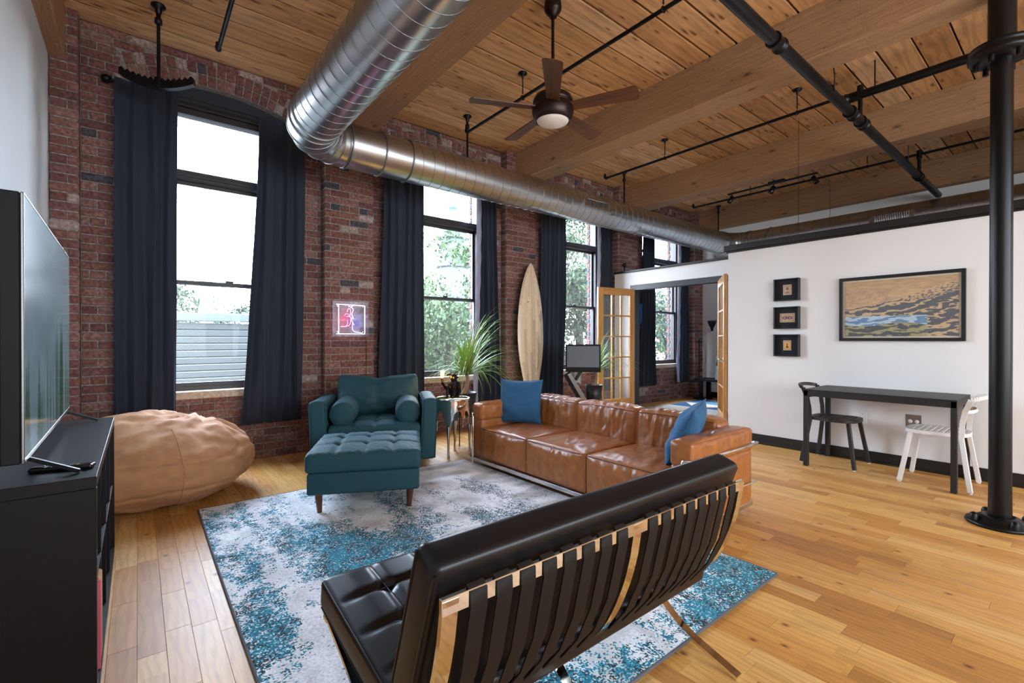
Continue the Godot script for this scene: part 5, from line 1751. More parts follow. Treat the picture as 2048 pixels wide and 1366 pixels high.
func pictures() -> void:
	mat("frame_black", hexc("18171a"), 0.4)
	mat("mat_black", hexc("1d1e24"), 0.9)
	mat("mat_cream", hexc("dcc9a8"), 0.9)
	var n := noise(1.0, 3, 77)
	var n2 := noise(1.0, 2, 78)
	# a print of a breaking sea: ochre sky, dark swell drawn in pale strokes, a band of blue
	var img := picture(640, 420, func(x: int, y: int):
		var s := x / 640.0
		var v := y / 420.0
		var c := Color(0.80, 0.62, 0.36).lerp(Color(0.85, 0.70, 0.45), v * 2.0)
		c = c * (0.94 + 0.16 * n.get_noise_2d(s * 6.0, v * 16.0))
		if s < 0.42 and v > 0.16 and v < 0.46:
			c = c.lerp(Color(0.66, 0.34, 0.30), clampf(n2.get_noise_2d(s * 60.0, v * 16.0) * 1.1, 0.0, 0.6))
		var crest := 0.46 - 0.42 * pow(maxf(0.0, (s - 0.22) / 0.78), 1.25) + 0.02 * n.get_noise_2d(s * 20.0, 3.0)
		if v > crest:
			var depth := (v - crest)
			var flow := (v + 0.50 * pow(s, 1.7) * (1.15 - v)) * 62.0 + n.get_noise_2d(s * 4.0, v * 7.0) * 5.0
			var stroke := sin(flow) + n2.get_noise_2d(s * 14.0, v * 40.0) * 0.8
			var dark := Color(0.15, 0.135, 0.13)
			var pale := Color(0.82, 0.66, 0.44)
			var open := lerpf(-0.25, 0.62, smoothstep(0.15, 0.85, s)) - (0.5 if v > 0.62 else 0.0)
			c = pale if stroke > open else dark
			var foam := 0.20 * smoothstep(0.35, 0.9, s)
			if depth < foam: c = pale.lerp(dark, clampf(n2.get_noise_2d(s * 26.0 + v * 20.0, v * 30.0) * 2.4 + depth / foam * 1.3 - 0.75, 0.0, 1.0))
			if v > 0.64 and v < 0.81 and s < 0.75:
				c = Color(0.36, 0.52, 0.66) if stroke > 0.1 else Color(0.74, 0.82, 0.87)
			if v > 0.79 + 0.03 * sin(s * 9.0) and s < 0.75: c = Color(0.66, 0.60, 0.36) if stroke > 0.0 else Color(0.20, 0.19, 0.14)
		return c)
	var pm := mat("wave_print", Color.WHITE, 0.85)
	pm.albedo_texture = img
	var t := framed("wide black framed print of a breaking ochre wave", -1.635, -0.69, 1.206, 1.846, 0.03, 0.032, M.mat_cream, "")
	var q := MB.new()
	var hz := 0.945 / 2 - 0.045
	var hy := 0.64 / 2 - 0.045
	q.box(Vector3(-0.0108, 0, 0), Vector3(0.001, hy * 2, hz * 2))
	q.quad(Vector3(-0.0116, -hy, -hz), Vector3(-0.0116, -hy, hz), Vector3(-0.0116, hy, hz), Vector3(-0.0116, hy, -hz), Vector2(0, 1), Vector2(1, 1), Vector2(1, 0), Vector2(0, 0))
	part("print", q, pm, t)
	var gz := mat("picture_glass", Color(0.9, 0.95, 1.0, 0.05), 0.03)
	gz.transparency = BaseMaterial3D.TRANSPARENCY_ALPHA
	part("glazing", MB.new().box(Vector3(-0.02, 0, 0), Vector3(0.002, 0.59, 0.895)), gz, t)
	# three small shadow boxes with old stamps
	var looks := ["top small black shadow box with a square stamp", "middle small black shadow box with a wide stamp", "bottom small black shadow box with a portrait stamp"]
	for k in 3:
		var y1: float = [1.898, 1.585, 1.277][k]
		var f := framed(looks[k], -2.265, -2.005, y1 - 0.245, y1, 0.012, 0.055, M.mat_black, "small shadow boxes on the white wall")
		var w: float = [0.088, 0.155, 0.082][k]
		var h: float = [0.115, 0.10, 0.112][k]
		var stamp := picture(96, 96, func(x: int, y: int):
			var s := x / 96.0 - 0.5
			var v := y / 96.0 - 0.5
			var c := Color(0.80, 0.69, 0.57) * (0.92 + 0.2 * n.get_noise_2d(x * 0.2, y * 0.2 + k * 40))
			var edge := maxf(absf(s), absf(v))
			if edge > 0.36 and edge < 0.395: c = Color(0.55, 0.40, 0.33)
			if k == 0:
				if Vector2(s, v + 0.12).length() < 0.17 and n2.get_noise_2d(x * 0.25, y * 0.25) > -0.1: c = Color(0.26, 0.17, 0.22)
				if absf(v - 0.24) < 0.05 and absf(s) < 0.26 and n2.get_noise_2d(x * 0.4, y * 0.1) > -0.1: c = Color(0.24, 0.16, 0.17)
			elif k == 1:
				var m := Vector2(absf(s) - 0.16, v * 1.1).length()
				if absf(m - 0.13) < 0.045 or (absf(s) < 0.12 and absf(v) < 0.08): c = Color(0.36, 0.26, 0.40)
				if absf(v + 0.22) < 0.04 and absf(s) < 0.2: c = Color(0.72, 0.40, 0.36)
			else:
				if edge < 0.34: c = Color(0.86, 0.68, 0.36)
				if Vector2(s, v + 0.12).length() < 0.09 or (v > -0.02 and v < 0.26 and absf(s) < 0.08 + v * 0.45): c = Color(0.45, 0.30, 0.14)
			return c)
		var sm := mat("stamp_%d" % k, Color.WHITE, 0.9)
		sm.albedo_texture = stamp
		var b := MB.new()
		b.box(Vector3(-0.0105, 0, 0), Vector3(0.001, h, w))
		b.quad(Vector3(-0.0115, -h / 2, -w / 2), Vector3(-0.0115, -h / 2, w / 2), Vector3(-0.0115, h / 2, w / 2), Vector3(-0.0115, h / 2, -w / 2), Vector2(0, 1), Vector2(1, 1), Vector2(1, 0), Vector2(0, 0))
		part("stamp", b, sm, f)
	# outlets under the table
	mat("plate_steel", hexc("8d8680"), 0.35, 0.7)
	var o := thing("power_outlet", "steel outlet plate on the white wall behind the white chair", "outlet", Vector3(PARTITION, 0.455, -1.045))
	part("plate", MB.new().box(Vector3(-0.003, 0, 0), Vector3(0.006, 0.115, 0.115), 0.002), M.plate_steel, o)
	for s in [-1.0, 1.0]:
		part("socket", MB.new().lathe([Vector2(0, 0.004), Vector2(0.016, 0.004), Vector2(0.018, 0)], 14, Transform3D(Basis(Vector3.BACK, PI / 2), Vector3(-0.006, -0.005, s * 0.024))), M.white_plastic, o)
	var o2 := thing("power_outlet", "white blank plate on the white wall behind the black chair", "outlet", Vector3(PARTITION, 0.43, -1.44))
	part("plate", MB.new().box(Vector3(-0.003, 0, 0), Vector3(0.006, 0.115, 0.075), 0.002), M.white_plastic, o2)
	part("screw", MB.new().tube([Vector3(-0.006, 0.04, 0), Vector3(-0.007, 0.04, 0)], 0.003, 8), M.satin_steel, o2)

func surfboard() -> void:
	var n := noise(1.0, 2, 66)
	var img := picture(128, 512, func(x: int, y: int):
		var s := x / 128.0
		var v := y / 512.0
		var lane := floorf(s * 9.0 + 0.3 * sin(v * 2.0))
		var piece := floorf(v * 3.0 + fmod(lane * 0.37, 1.0) * 2.0)
		var g := 0.80 + 0.10 * sin(lane * 12.7 + piece * 7.3) + 0.05 * n.get_noise_2d(x * 0.5, y * 0.03)
		var c := Color(g, g * 0.925, g * 0.83)
		if n.get_noise_2d(s * 5.0 + 30.0, v * 5.0) > 0.34 and s > 0.6: c = c * Color(0.84, 0.84, 0.86)
		if Vector2((s - 0.32) * 0.25, v - 0.30).length() < 0.005: c = Color(0.25, 0.2, 0.18)
		return c)
	var m := mat("board_wood", hexc("fbf2e6"), 0.28)
	m.albedo_texture = img
	m.clearcoat_enabled = true
	m.clearcoat = 0.5
	var lean := 0.045
	var t := thing("surfboard", "pale wooden surfboard leaning upright on the brick pilaster", "surfboard", Vector3(4.40, 0.43, -5.03))
	t.rotation = Vector3(-lean, 0, -0.025)
	var L := 1.90
	var half := func(v: float) -> float:
		# v from tail to nose
		if v < 0.45: return 0.243 * lerpf(0.40, 1.0, sin(v / 0.45 * PI / 2))
		return 0.243 * pow(maxf(0.0, 1.0 - pow((v - 0.45) / 0.55, 2.1)), 0.72)
	var f := func(u: float, v: float, sg: float) -> Vector3:
		var x := (u * 2 - 1)
		var w: float = half.call(v)
		var th := 0.032 * pow(sin(clampf(v * 0.94 + 0.05, 0, 1) * PI), 0.5)
		return Vector3(x * w, v * L, sg * th * pow(maxf(0.0, 1.0 - x * x), 0.6) + 0.05 * pow(v - 0.45, 2) * 1.2)
	var b := MB.new()
	b.grid(func(u: float, v: float): return f.call(u, 1.0 - v, 1.0), 20, 60)
	part("deck", b, m, t)
	var bo := MB.new()
	bo.grid(func(u: float, v: float): return f.call(1 - u, 1.0 - v, -1.0), 20, 60)
	part("hull", bo, m, t)
	var st := MB.new()
	var pts := []
	for k in 41: pts.append(f.call(0.5, lerpf(0.01, 0.985, k / 40.0), 1.0) + Vector3(0.0, 0, 0.0005))
	st.ribbon(pts, 0.004, 0.002, Vector3.RIGHT)
	mat("stringer", hexc("8a6a48"), 0.5)
	part("stringer", st, M.stringer, t)
	# a low block that the tail stands on, out of sight behind the sofa
	var bl := thing("floor_block", "low dark block behind the sofa, under the surfboard's tail", "block", Vector3(4.40, 0, -5.06))
	part("body", MB.new().box(Vector3(0, 0.21, 0), Vector3(0.3, 0.42, 0.2), 0.006), M.satin_black, bl)

func rower() -> void:
	mat("rower_grey", hexc("3a3b3e"), 0.35, 0.2)
	mat("rower_alu", hexc("aeb0b4"), 0.25, 0.9)
	mat("screen_dark", hexc("5c6066"), 0.06)
	var t := thing("rowing_machine", "rowing machine with a wide tilting screen behind the sofa", "exercise machine", Vector3(4.72, 0, -4.40), deg_to_rad(-46.0))
	# local: screen faces +z (to the viewer), the rail runs towards +x
	var S := Basis(Vector3.RIGHT, -0.04)
	var c := Vector3(0.05, 0.965, 0.06)
	var sc := MB.new()
	sc.box(c, Vector3(0.47, 0.375, 0.03), 0.006, S)
	part("screen_case", sc, M.satin_black, t)
	part("screen", MB.new().box(c + Vector3(0, 0.022, 0.0155), Vector3(0.43, 0.285, 0.002), 0.0, S), M.screen_dark, t)
	var tm := TextMesh.new()
	tm.text = "hydrow"
	tm.font_size = 16
	tm.pixel_size = 0.0011
	tm.depth = 0.001
	var sf := SystemFont.new()
	sf.font_names = PackedStringArray(["Droid Sans"])
	tm.font = sf
	var lg := part("screen_lettering", tm, M.white_plastic, t)
	lg.position = c + Vector3(0, -0.158, 0.0165)
	part("screen_stem", MB.new().tube([c + Vector3(-0.02, -0.17, -0.03), c + Vector3(-0.1, -0.3, -0.06)], 0.024, 12), M.rower_grey, t)
	# sloping front arch
	var A := Vector3(-0.17, 0.76, 0.03)
	var B := Vector3(0.10, 0.30, 0.06)
	part("arch", MB.new().bar(A, B, 0.10, 0.055, Vector3(0, 0, 1), 0.012).bar(B, B + Vector3(0.10, -0.2, 0.0), 0.10, 0.055, Vector3(0, 0, 1), 0.012), M.satin_black, t)
	part("arch_cover", MB.new().bar(A + Vector3(0.03, 0.0, 0.035), B + Vector3(0.03, 0.0, 0.035), 0.055, 0.02, Vector3(0, 0, 1), 0.006), M.rower_alu, t)
	part("deck", MB.new().box(B + Vector3(0.17, 0.0, 0.02), Vector3(0.34, 0.05, 0.16), 0.015).box(B + Vector3(0.33, 0.03, 0.03), Vector3(0.09, 0.09, 0.2), 0.02, Basis(Vector3.BACK, 0.3)), M.rower_grey, t)
	part("rail", MB.new().box(Vector3(0.55, 0.2, 0.06), Vector3(0.8, 0.08, 0.07), 0.01), M.rower_alu, t)
	for x in [-0.02, 0.9]:
		part("foot", MB.new().box(Vector3(x, 0.05, 0.06), Vector3(0.07, 0.1, 0.34), 0.01), M.satin_black, t)
	part("upright", MB.new().bar(Vector3(0.02, 0.1, 0.06), Vector3(0.12, 0.3, 0.06), 0.08, 0.05, Vector3(0, 0, 1), 0.01), M.satin_black, t)
	# a pale cloth hung below the screen
	cloth_mat("towel", "b9b2b0", 0.9)
	var tw := thing("grey_cloth", "pale grey cloth hanging under the rower's screen", "cloth", Vector3(4.77, 0.60, -4.55), deg_to_rad(-46))
	var g := MB.new()
	g.grid(func(u: float, v: float): return Vector3(-0.09 + u * 0.2, 0.20 * (1 - v) + 0.02 * sin(u * 11.0) * v, 0.03 * sin(u * 12.0) * (0.4 + v)), 30, 8)
	g.grid(func(u: float, v: float): return Vector3(-0.09 + u * 0.2, 0.20 * (1 - v) + 0.02 * sin(u * 11.0) * v, 0.03 * sin(u * 12.0) * (0.4 + v) - 0.006), 30, 8)
	part("cloth", g, M.towel, tw)
	planter("trailing palm in a black pot behind the rower's screen", Vector3(5.27, 0, -4.62), 0.55, 0.13, 9, 190, 0.72)

func french_door(called: String, label: String, hinge: Vector3, dir: float, flip: float) -> void:
	# leaf runs along local +x from the hinge
	var d := Node3D.new()
	d.name = called
	add_child(d)
	d.position = hinge
	d.rotation.y = dir
	d.set_meta("label", label)
	d.set_meta("kind", "structure")
	var w := 0.77
	var h := 2.05
	var b := MB.new()
	for x in [0.0525, w - 0.0525]:
		b.box(Vector3(x, h / 2 + 0.005, 0), Vector3(0.105, h, 0.042), 0.003)
	part("stile", b, M.door_wood, d)
	part("top_rail", MB.new().box(Vector3(w / 2, h - 0.05, 0), Vector3(w - 0.21, 0.11, 0.042), 0.002), M.door_wood, d)
	part("bottom_rail", MB.new().box(Vector3(w / 2, 0.13, 0), Vector3(w - 0.21, 0.25, 0.042), 0.002), M.door_wood, d)
	var x0 := 0.105
	var x1 := w - 0.105
	var y0 := 0.255
	var y1 := h - 0.105
	for k in range(1, 3):
		part("muntin", MB.new().box(Vector3(lerpf(x0, x1, k / 3.0), (y0 + y1) / 2, 0), Vector3(0.022, y1 - y0, 0.036), 0.004), M.door_wood, d)
	for k in range(1, 5):
		part("muntin", MB.new().box(Vector3((x0 + x1) / 2, lerpf(y0, y1, k / 5.0), 0), Vector3(x1 - x0, 0.022, 0.034), 0.004), M.door_wood, d)
	for i in 3:
		for j in 5:
			part("pane", MB.new().box(Vector3(lerpf(x0, x1, (i + 0.5) / 3.0), lerpf(y0, y1, (j + 0.5) / 5.0), 0), Vector3((x1 - x0) / 3 - 0.018, (y1 - y0) / 5 - 0.018, 0.004)), M.pane, d)
	for s in [-1.0, 1.0]:
		var k := MB.new()
		k.lathe([Vector2(0, 0.008), Vector2(0.026, 0.006), Vector2(0.028, 0)], 18, Transform3D(Basis(Vector3.RIGHT, s * PI / 2), Vector3(w - 0.055, 0.96, s * 0.021)))
		k.tube([Vector3(w - 0.055, 0.96, s * 0.025), Vector3(w - 0.055, 0.96, s * 0.065), Vector3(w - 0.075, 0.96, s * 0.07), Vector3(w - 0.155, 0.96, s * 0.07)], 0.009, 10)
		part("lever_handle", k, M.satin_steel, d)
	for y in [0.25, 1.0, 1.8]:
		part("hinge", MB.new().tube([Vector3(-0.002, y, flip * 0.021), Vector3(-0.002, y + 0.09, flip * 0.021)], 0.007, 8), M.satin_steel, d)

func doors() -> void:
	# opened into the room: one square to the wall, one folded back beside the partition
	french_door("door_1", "open glazed wooden door leaf beside the rowing machine", Vector3(6.465, 0, -4.79), atan2(0.13, -0.745), 1.0)
	french_door("door_2", "open glazed wooden door leaf folded back at the partition corner", Vector3(6.462, 0, -3.325), atan2(-0.416, -0.648), -1.0)

func far_room() -> void:
	# floor lamp with an angled arm and a cup shade
	var t := thing("floor_lamp", "slim black floor lamp with an upturned cup shade in the far room", "lamp", Vector3(9.05, 0, -5.08))
	part("base", MB.new().lathe([Vector2(0, 0), Vector2(0.12, 0), Vector2(0.12, 0.015), Vector2(0.02, 0.025), Vector2(0, 0.025)], 24), M.satin_black, t)
	part("pole", MB.new().tube([Vector3(0, 0.02, 0), Vector3(0, 1.25, 0)], 0.009, 10), M.satin_black, t)
	part("arm", MB.new().tube([Vector3(-0.06, 1.2, -0.02), Vector3(0, 1.25, 0), Vector3(0.1, 1.40, 0.22)], 0.006, 8), M.satin_steel, t)
	part("shade", MB.new().lathe([Vector2(0.02, -0.06), Vector2(0.03, 0.0), Vector2(0.06, 0.05), Vector2(0.09, 0.14), Vector2(0.085, 0.14), Vector2(0.055, 0.055), Vector2(0.0, 0.01)], 24, Transform3D(Basis.IDENTITY, Vector3(0.1, 1.46, 0.22))), M.satin_black, t)
	part("socket", MB.new().tube([Vector3(0.1, 1.39, 0.22), Vector3(0.1, 1.46, 0.22)], 0.02, 10), M.satin_black, t)
	var b := thing("low_bench", "low black bench against the far room wall", "bench", Vector3(8.98, 0, -4.42))
	part("top", MB.new().box(Vector3(0, 0.41, 0), Vector3(0.42, 0.05, 1.25), 0.004), M.satin_black, b)
	for s in [-1.0, 1.0]:
		for e in [-1.0, 1.0]:
			part("leg", MB.new().box(Vector3(s * 0.15, 0.20, e * 0.5), Vector3(0.07, 0.37, 0.07), 0.004).box(Vector3(s * 0.15, 0.015, e * 0.5), Vector3(0.12, 0.03, 0.12), 0.004), M.satin_black, b)
	mat("device_grey", hexc("7c858c"), 0.4)
	var g := thing("game_console", "tall grey game console standing on the far bench", "console", Vector3(8.95, 0.435, -4.50), deg_to_rad(20))
	part("core", MB.new().box(Vector3(0, 0.22, 0), Vector3(0.06, 0.42, 0.28), 0.01), M.satin_black, g)
	for s in [-1.0, 1.0]:
		part("side_plate", MB.new().soft(Vector3(0.018, 0.46, 0.32), 0.008, 4, Transform3D(Basis(Vector3.UP, s * 0.03), Vector3(s * 0.045, 0.23, 0.01)), func(p: Vector3, q: Vector3): return p + Vector3(s * 0.012 * q.y * q.y, 0, 0.01 * q.y)), M.device_grey, g)
	var hp := thing("headphones", "black headphones hung on the far grey console", "headphones", Vector3(8.80, 0.435, -4.47), deg_to_rad(-70))
	part("band", MB.new().tube(arc(Vector3(0, 0.36, 0), Vector3.RIGHT, Vector3.UP, 0.085, -0.3, PI + 0.3, 16), 0.008, 8), M.satin_black, hp)
	for s in [-1.0, 1.0]:
		part("ear_cup", MB.new().lathe([Vector2(0, 0.02), Vector2(0.035, 0.018), Vector2(0.04, 0), Vector2(0.03, -0.02), Vector2(0, -0.02)], 18, Transform3D(Basis(Vector3.BACK, PI / 2), Vector3(s * 0.085, 0.31, 0))), M.gloss_black, hp)
	part("stand", MB.new().tube([Vector3(0, 0.0, 0), Vector3(0, 0.44, 0)], 0.006, 8), M.satin_black, hp)
	part("mouse_body", MB.new().lathe([Vector2(0.04, 0), Vector2(0.04, 0.01), Vector2(0, 0.02)], 14, Transform3D(Basis.IDENTITY, Vector3(0.0, 0, 0))), M.satin_black, hp)
	# geometric rug
	var img := picture(256, 256, func(x: int, y: int):
		var u := x / 64.0
		var v := y / 64.0
		var i := int(floorf(u))
		var j := int(floorf(v))
		var fu := u - i
		var fv := v - j
		var half := (1 if fu + fv > 1.0 else 0) if (i + j) % 2 == 0 else (1 if fu > fv else 0)
		var k := (i * 3 + j * 5 + half * 2) % 5
		return [Color(0.80, 0.78, 0.76), Color(0.16, 0.33, 0.47), Color(0.62, 0.70, 0.76), Color(0.86, 0.78, 0.68), Color(0.40, 0.56, 0.66)][k])
	var m := mat("triangle_rug", Color.WHITE, 0.95)
	m.albedo_texture = img
	var r := thing("patterned_rug", "rug of blue and cream triangles on the far room floor", "rug", Vector3(7.75, 0, -3.95))
	part("pile", MB.new().box(Vector3(0, 0.004, 0), Vector3(2.2, 0.008, 2.0)).grid(func(u: float, v: float): return Vector3(-1.1 + u * 2.2, 0.0085, -1.0 + v * 2.0), 2, 2), m, r)
	mat("blue_pennant", hexc("1d6fb0"), 0.8)
	var p := thing("pennant", "narrow blue pennant on the bricks inside the far room", "pennant", Vector3(7.16, 1.45, PIL + 0.03), PI / 2)
	var poly := PackedVector2Array([Vector2(-0.06, 0.42), Vector2(0.06, 0.42), Vector2(0.05, 0.1), Vector2(0.0, 0.0), Vector2(-0.05, 0.12)])
	part("cloth", MB.new().prism(poly, 0.006), M.blue_pennant, p)

func fan() -> void:
	var c := Vector3(2.565, 0, -2.675)
	var t := thing("ceiling_fan", "bronze ceiling fan with five walnut blades and white light", "ceiling fan", c)
	var bz := mat("bronze", hexc("2b1d18"), 0.35, 0.6)
	part("canopy", MB.new().lathe([Vector2(0, CEIL), Vector2(0.062, CEIL), Vector2(0.066, CEIL - 0.04), Vector2(0.07, CEIL - 0.09), Vector2(0.06, CEIL - 0.115), Vector2(0.035, CEIL - 0.14), Vector2(0.03, CEIL - 0.155), Vector2(0, CEIL - 0.155)], 28), bz, t)
	part("down_rod", MB.new().tube([Vector3(0, CEIL - 0.13, 0), Vector3(0, 3.16, 0)], 0.0125, 14), bz, t)
	part("motor_housing", MB.new().lathe([Vector2(0.02, 3.190), Vector2(0.03, 3.170), Vector2(0.10, 3.155), Vector2(0.145, 3.130), Vector2(0.158, 3.100), Vector2(0.160, 3.070), Vector2(0.152, 3.068), Vector2(0.152, 3.060), Vector2(0.162, 3.058), Vector2(0.165, 3.010), Vector2(0.15, 2.965), Vector2(0.136, 2.945), Vector2(0.13, 2.942), Vector2(0.13, 2.960)], 40), bz, t)
	var gl := mat("fan_glass", hexc("efe6da"), 0.35)
	part("light_glass", MB.new().lathe([Vector2(0.131, 2.955), Vector2(0.12, 2.937), Vector2(0.08, 2.925), Vector2(0, 2.919)], 36), gl, t)
	for k in 5:
		var a := deg_to_rad(134.0 - 72.0 * k)
		# +x of the blade points outwards along (cos a, sin a)
		var bas := Basis(Vector3.UP, -a)
		var poly := PackedVector2Array()
		for i in 9:
			var q := lerpf(-PI / 2, PI / 2, i / 8.0)
			poly.append(Vector2(0.64 + 0.025 * cos(q), 0.072 * sin(q)))
		poly.append(Vector2(0.14, 0.048)); poly.append(Vector2(0.14, -0.048))
		var b := MB.new()
		b.prism(poly, 0.007, Transform3D(Basis(Vector3.RIGHT, -PI / 2 - deg_to_rad(12)), Vector3(0, 3.035, 0)))
		var o := part("blade", b, M.walnut, t)
		o.basis = bas
	part("pull_chain", MB.new().tube([Vector3(0.12, 2.98, 0.08), Vector3(0.12, 2.9, 0.08)], 0.001, 4), M.satin_steel, t)
	part("supply_cable", MB.new().tube([Vector3(-0.05, CEIL - 0.006, 0.02), Vector3(-0.28, CEIL - 0.006, 0.22), Vector3(-0.5, CEIL - 0.006, 0.4)], 0.006, 6), M.satin_steel, t)

func track() -> void:
	var t := thing("track_light", "black track with three spotlights on the timber beam", "track light", Vector3(7.13, 3.46, -2.92))
	part("track", MB.new().box(Vector3(0, 0.0, 0), Vector3(0.035, 0.02, 1.22), 0.002), M.satin_black, t)
	part("feed_box", MB.new().box(Vector3(-0.02, 0.01, 0.1), Vector3(0.06, 0.03, 0.22), 0.003), M.satin_black, t)
	part("conduit", MB.new().box(Vector3(-0.06, 0.028, 0.08), Vector3(0.1, 0.02, 0.02), 0.003), M.satin_steel, t)
	for z in [-0.55, 0.05, 0.56]:
		var h := MB.new()
		h.tube([Vector3(0, -0.01, z), Vector3(0, -0.06, z)], 0.007, 8)
		var d := Vector3(-0.25, -0.85, -0.45 if z < 0.4 else 0.5).normalized()
		var p := Vector3(0, -0.06, z)
		h.tube([p - d * 0.02, p - d * 0.015, p + d * 0.085, p + d * 0.09], [0.015, 0.032, 0.034, 0.03], 16)
		part("spot_head", h, M.gloss_black, t)
	# thin suspension wire and a hook on the far duct
	var w := thing("suspension_wire", "thin dark wire dropping from the beam to the partition cap", "wire", Vector3(6.3, 2.37, -2.25))
	part("strand", MB.new().tube([Vector3(0.0, 0, 0), Vector3(0, 1.55, 0)], 0.0025, 6), M.black_iron, w)
	var hk := thing("duct_hanger", "small wire hanger above the far duct", "hanger", Vector3(8.9, 3.23, -2.72))
	part("wire", MB.new().tube([Vector3(0, 0.0, 0), Vector3(-0.01, 0.1, 0.02), Vector3(0, 0.4, 0.01), Vector3(0, 0.69, 0)], 0.003, 5), M.black_iron, hk)

func oddments() -> void:
	# small ball camera on the low wall
	var t := thing("ball_camera", "small black ball on a stalk on top of the low wall", "camera", Vector3(6.56, 2.387, -5.06))
	part("stalk", MB.new().tube([Vector3(0, 0, 0), Vector3(0, 0.09, 0)], 0.012, 10), M.satin_black, t)
	part("foot", MB.new().lathe([Vector2(0.0, 0.012), Vector2(0.035, 0.01), Vector2(0.04, 0)], 16), M.satin_black, t)
	part("ball", MB.new().lathe([Vector2(0, 0.08), Vector2(0.025, 0.087), Vector2(0.038, 0.11), Vector2(0.038, 0.125), Vector2(0.025, 0.147), Vector2(0, 0.155)], 18), M.gloss_black, t)
	# added fill: unseen glowing windows behind the viewer that brighten the room
	var frost := mat("rear_fill_pane", hexc("dfe6ee"), 0.6)
	frost.emission_enabled = true
	frost.emission = hexc("eef3fa")
	frost.emission_energy_multiplier = 1.5
	for k in 3:
		var d := Node3D.new()
		d.name = "window_%d" % (5 + k)  # added for fill, numbered on from the brick wall windows
		add_child(d)
		d.position = Vector3([0.7, 2.7, 4.6][k], 1.95, REAR - 0.01)
		d.set_meta("label", "added frosted fill window in the wall behind the viewer")
		d.set_meta("kind", "structure")
		var f := MB.new()
		for s in [-1.0, 1.0]:
			f.box(Vector3(s * 0.72, 0, 0), Vector3(0.06, 2.5, 0.08), 0.004)
			f.box(Vector3(0, s * 1.22, 0), Vector3(1.5, 0.06, 0.08), 0.004)
		f.box(Vector3(0, 0.1, 0), Vector3(1.4, 0.05, 0.06), 0.004)
		part("frame", f, M.frame_dark, d)
		part("pane", MB.new().box(Vector3(0, 0, -0.005), Vector3(1.4, 2.4, 0.006)), frost, d)
		var al := AreaLight3D.new()  # fill light added in front of the glowing pane
		al.name = "added_fill"
		al.area_size = Vector2(1.4, 2.4)
		al.light_color = Color(0.91, 0.965, 1.0)
		al.light_energy = REAR_FILL
		al.shadow_enabled = true
		al.position = Vector3(0, 0, -0.05)
		d.add_child(al)

# ---------------------------------------------------------------- beyond the glass
func crown(b: MB, c: Vector3, size: Vector3, count: int, leaf: float, sd: int) -> MultiMeshInstance3D:
	var r := RandomNumberGenerator.new()
	r.seed = sd
	var mm := MultiMesh.new()
	mm.transform_format = MultiMesh.TRANSFORM_3D
	mm.use_colors = true
	var q := MB.new()
	q.smooth()
	# a leaf folded along its rib
	q.quad(Vector3(0, 0, 0), Vector3(0.28, 0.08, 0.4), Vector3(0, 0.0, 1.0), Vector3(-0.28, 0.08, 0.4))
	mm.mesh = q.done()
	mm.instance_count = count
	var clumps := []
	for k in 46:
		var d := Vector3(r.randfn(), r.randfn(), r.randfn()).normalized() * pow(r.randf(), 0.45)
		clumps.append([c + d * size * 0.5, r.randf_range(0.10, 0.22), r.randf_range(0.55, 1.15)])
	for k in count:
		var cl: Array = clumps[r.randi() % clumps.size()]
		var p: Vector3 = cl[0] + Vector3(r.randfn(), r.randfn() * 0.75, r.randfn()) * cl[1] * size.x * 0.42
		var bas := Basis.from_euler(Vector3(r.randf() * TAU, r.randf() * TAU, r.randf() * TAU)).scaled(Vector3.ONE * leaf * r.randf_range(0.6, 1.3))
		mm.set_instance_transform(k, Transform3D(bas, p))
		var g: float = cl[2] * r.randf_range(0.7, 1.25)
		mm.set_instance_color(k, Color(0.85 * g, 1.0 * g, 0.7 * g))
	var o := MultiMeshInstance3D.new()
	o.multimesh = mm
	return o

func tree(label: String, at: Vector3, c: Vector3, size: Vector3, count: int, leaf: float, sd: int, m: Material) -> void:
	var t := thing("tree", label, "tree", at, 0.0, "trees outside the windows")
	var o := crown(null, c, size, count, leaf, sd)
	o.name = "foliage"
	o.material_override = m
	o.set_meta("kind", "stuff")
	t.add_child(o)
	var b := MB.new()
	var r := RandomNumberGenerator.new()
	r.seed = sd
	b.tube([Vector3(0, 0, 0), Vector3(0.1, c.y * 0.45, 0.05), Vector3(0, c.y, 0)], [0.22, 0.16, 0.06], 10)
	part("trunk", b, M.bark, t)
	for k in 9:
		var y := lerpf(c.y * 0.4, c.y * 0.95, k / 8.0)
		var d := Vector3(r.randfn(), 0.5 + r.randf(), r.randfn()).normalized()
		part("branch", MB.new().tube([Vector3(0.05, y, 0.0), Vector3(0.05, y, 0) + d * size.x * 0.2, Vector3(0.05, y, 0) + d * size.x * 0.36 + Vector3(0, 0.2, 0)], [0.055, 0.035, 0.012], 6), M.bark, t)

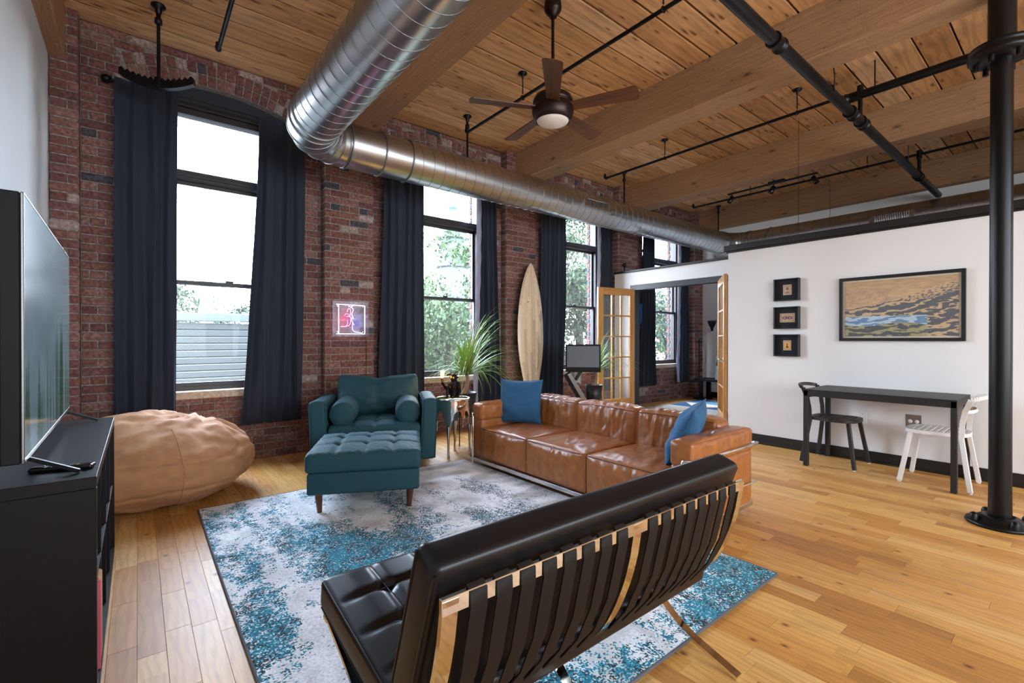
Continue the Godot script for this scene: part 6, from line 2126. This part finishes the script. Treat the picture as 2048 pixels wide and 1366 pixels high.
func outside() -> void:
	triplanar(mat("bark", hexc("2e2620"), 0.9), M.rough_tex, 1.0)
	var lf := mat("foliage", hexc("2a3820"), 0.7)
	lf.vertex_color_use_as_albedo = true
	lf.backlight_enabled = true
	lf.backlight = Color(0.10, 0.15, 0.05)
	var lf2 := mat("foliage_light", hexc("384a24"), 0.7)
	lf2.vertex_color_use_as_albedo = true
	lf2.backlight_enabled = true
	lf2.backlight = Color(0.13, 0.2, 0.06)
	var ground := -5.0
	struct("ground_outside", "grey yard far below the windows", MB.new().box(Vector3(5, ground - 0.1, -45), Vector3(160, 0.2, 78)), mat("yard", hexc("4a4a46"), 0.95))
	# corrugated shed across the yard
	var t := thing("corrugated_shed", "pale corrugated metal shed with a flat coping across the yard", "building", Vector3(0, ground, -11.0))
	mat("shed_metal", hexc("2f3436"), 0.5)
	mat("shed_cap", hexc("3a4043"), 0.5)
	var h := 1.70 - ground
	part("core", MB.new().box(Vector3(-1.5, h / 2 - 0.1, -2.0), Vector3(15.0, h - 0.2, 3.9)), M.shed_metal, t)
	for k in 26:
		var y := h - 0.22 - k * 0.135
		part("siding_board", MB.new().box(Vector3(-1.5, y, 0.0), Vector3(15.0, 0.125, 0.05), 0.012, Basis(Vector3.RIGHT, 0.16)), M.shed_metal, t)
	part("coping", MB.new().box(Vector3(-1.5, h - 0.04, 0.03), Vector3(15.1, 0.16, 0.2), 0.01), M.shed_cap, t)
	var pl := thing("pale_pole", "pale slender pole rising behind the corrugated shed", "pole", Vector3(1.66, ground, -17.0))
	part("shaft", MB.new().tube([Vector3(0, 0, 0), Vector3(0, 8.0, 0)], [0.2, 0.17], 16).tube([Vector3(0, 8.0, 0), Vector3(0, 11.0, 0)], [0.09, 0.08], 12), mat("pole_pale", hexc("5c6062"), 0.5), pl)
	# trees, each standing where its window shows it
	tree("small bushy tree behind the shed, left in the first window", Vector3(1.2, ground, -22.0), Vector3(0, 6.4, 0), Vector3(3.6, 3.8, 3.6), 9000, 0.16, 3, lf)
	tree("low leafy tree behind the shed, by the first window's curtain", Vector3(4.6, ground, -23.0), Vector3(0, 6.2, 0), Vector3(3.4, 3.6, 3.4), 8000, 0.16, 4, lf)
	tree("feathery pale tree close to the window behind the palm", Vector3(5.5, ground, -9.2), Vector3(0, 6.5, 0), Vector3(3.4, 3.9, 2.6), 12000, 0.11, 5, lf2)
	tree("dark leafy tree filling the window behind the rower", Vector3(10.5, ground, -9.8), Vector3(0, 7.9, 0), Vector3(4.4, 6.8, 3.6), 22000, 0.13, 6, lf)
	tree("round leafy tree in the far room's window", Vector3(15.2, ground, -9.8), Vector3(0, 6.3, 0), Vector3(4.2, 4.8, 4.0), 9000, 0.13, 7, lf)
	tree("bright feathery tree between shed and far tower", Vector3(8.8, ground, -15.5), Vector3(0, 6.4, 0), Vector3(4.6, 4.4, 4.0), 10000, 0.15, 8, lf2)
	# church tower with a green dome
	var c := thing("domed_tower", "hazy green domed church tower above the treetops", "building", Vector3(20.9, ground, -34.0))
	mat("tower_green", hexc("364542"), 0.8)
	mat("tower_stone", hexc("3c4040"), 0.85)
	part("shaft", MB.new().lathe([Vector2(1.3, 0), Vector2(1.3, 12.2), Vector2(1.5, 12.3), Vector2(1.5, 12.6)], 8, Transform3D.IDENTITY, true), M.tower_stone, c)
	part("belfry", MB.new().lathe([Vector2(1.15, 12.6), Vector2(1.15, 14.6), Vector2(1.45, 14.7), Vector2(1.45, 15.0), Vector2(1.25, 15.1)], 8, Transform3D.IDENTITY, true), M.tower_green, c)
	for k in 8:
		var a := TAU * (k + 0.5) / 8
		part("belfry_opening", MB.new().box(Vector3(cos(a) * 1.06, 13.7, sin(a) * 1.06), Vector3(0.08, 1.3, 0.4), 0.0, Basis(Vector3.UP, -a)), M.frame_dark, c)
	part("dome", MB.new().lathe([Vector2(1.25, 15.1), Vector2(1.2, 15.6), Vector2(0.95, 16.2), Vector2(0.55, 16.6), Vector2(0.34, 16.75), Vector2(0.32, 17.3), Vector2(0.4, 17.35), Vector2(0.2, 17.7), Vector2(0.05, 18.0), Vector2(0, 18.6)], 16), M.tower_green, c)
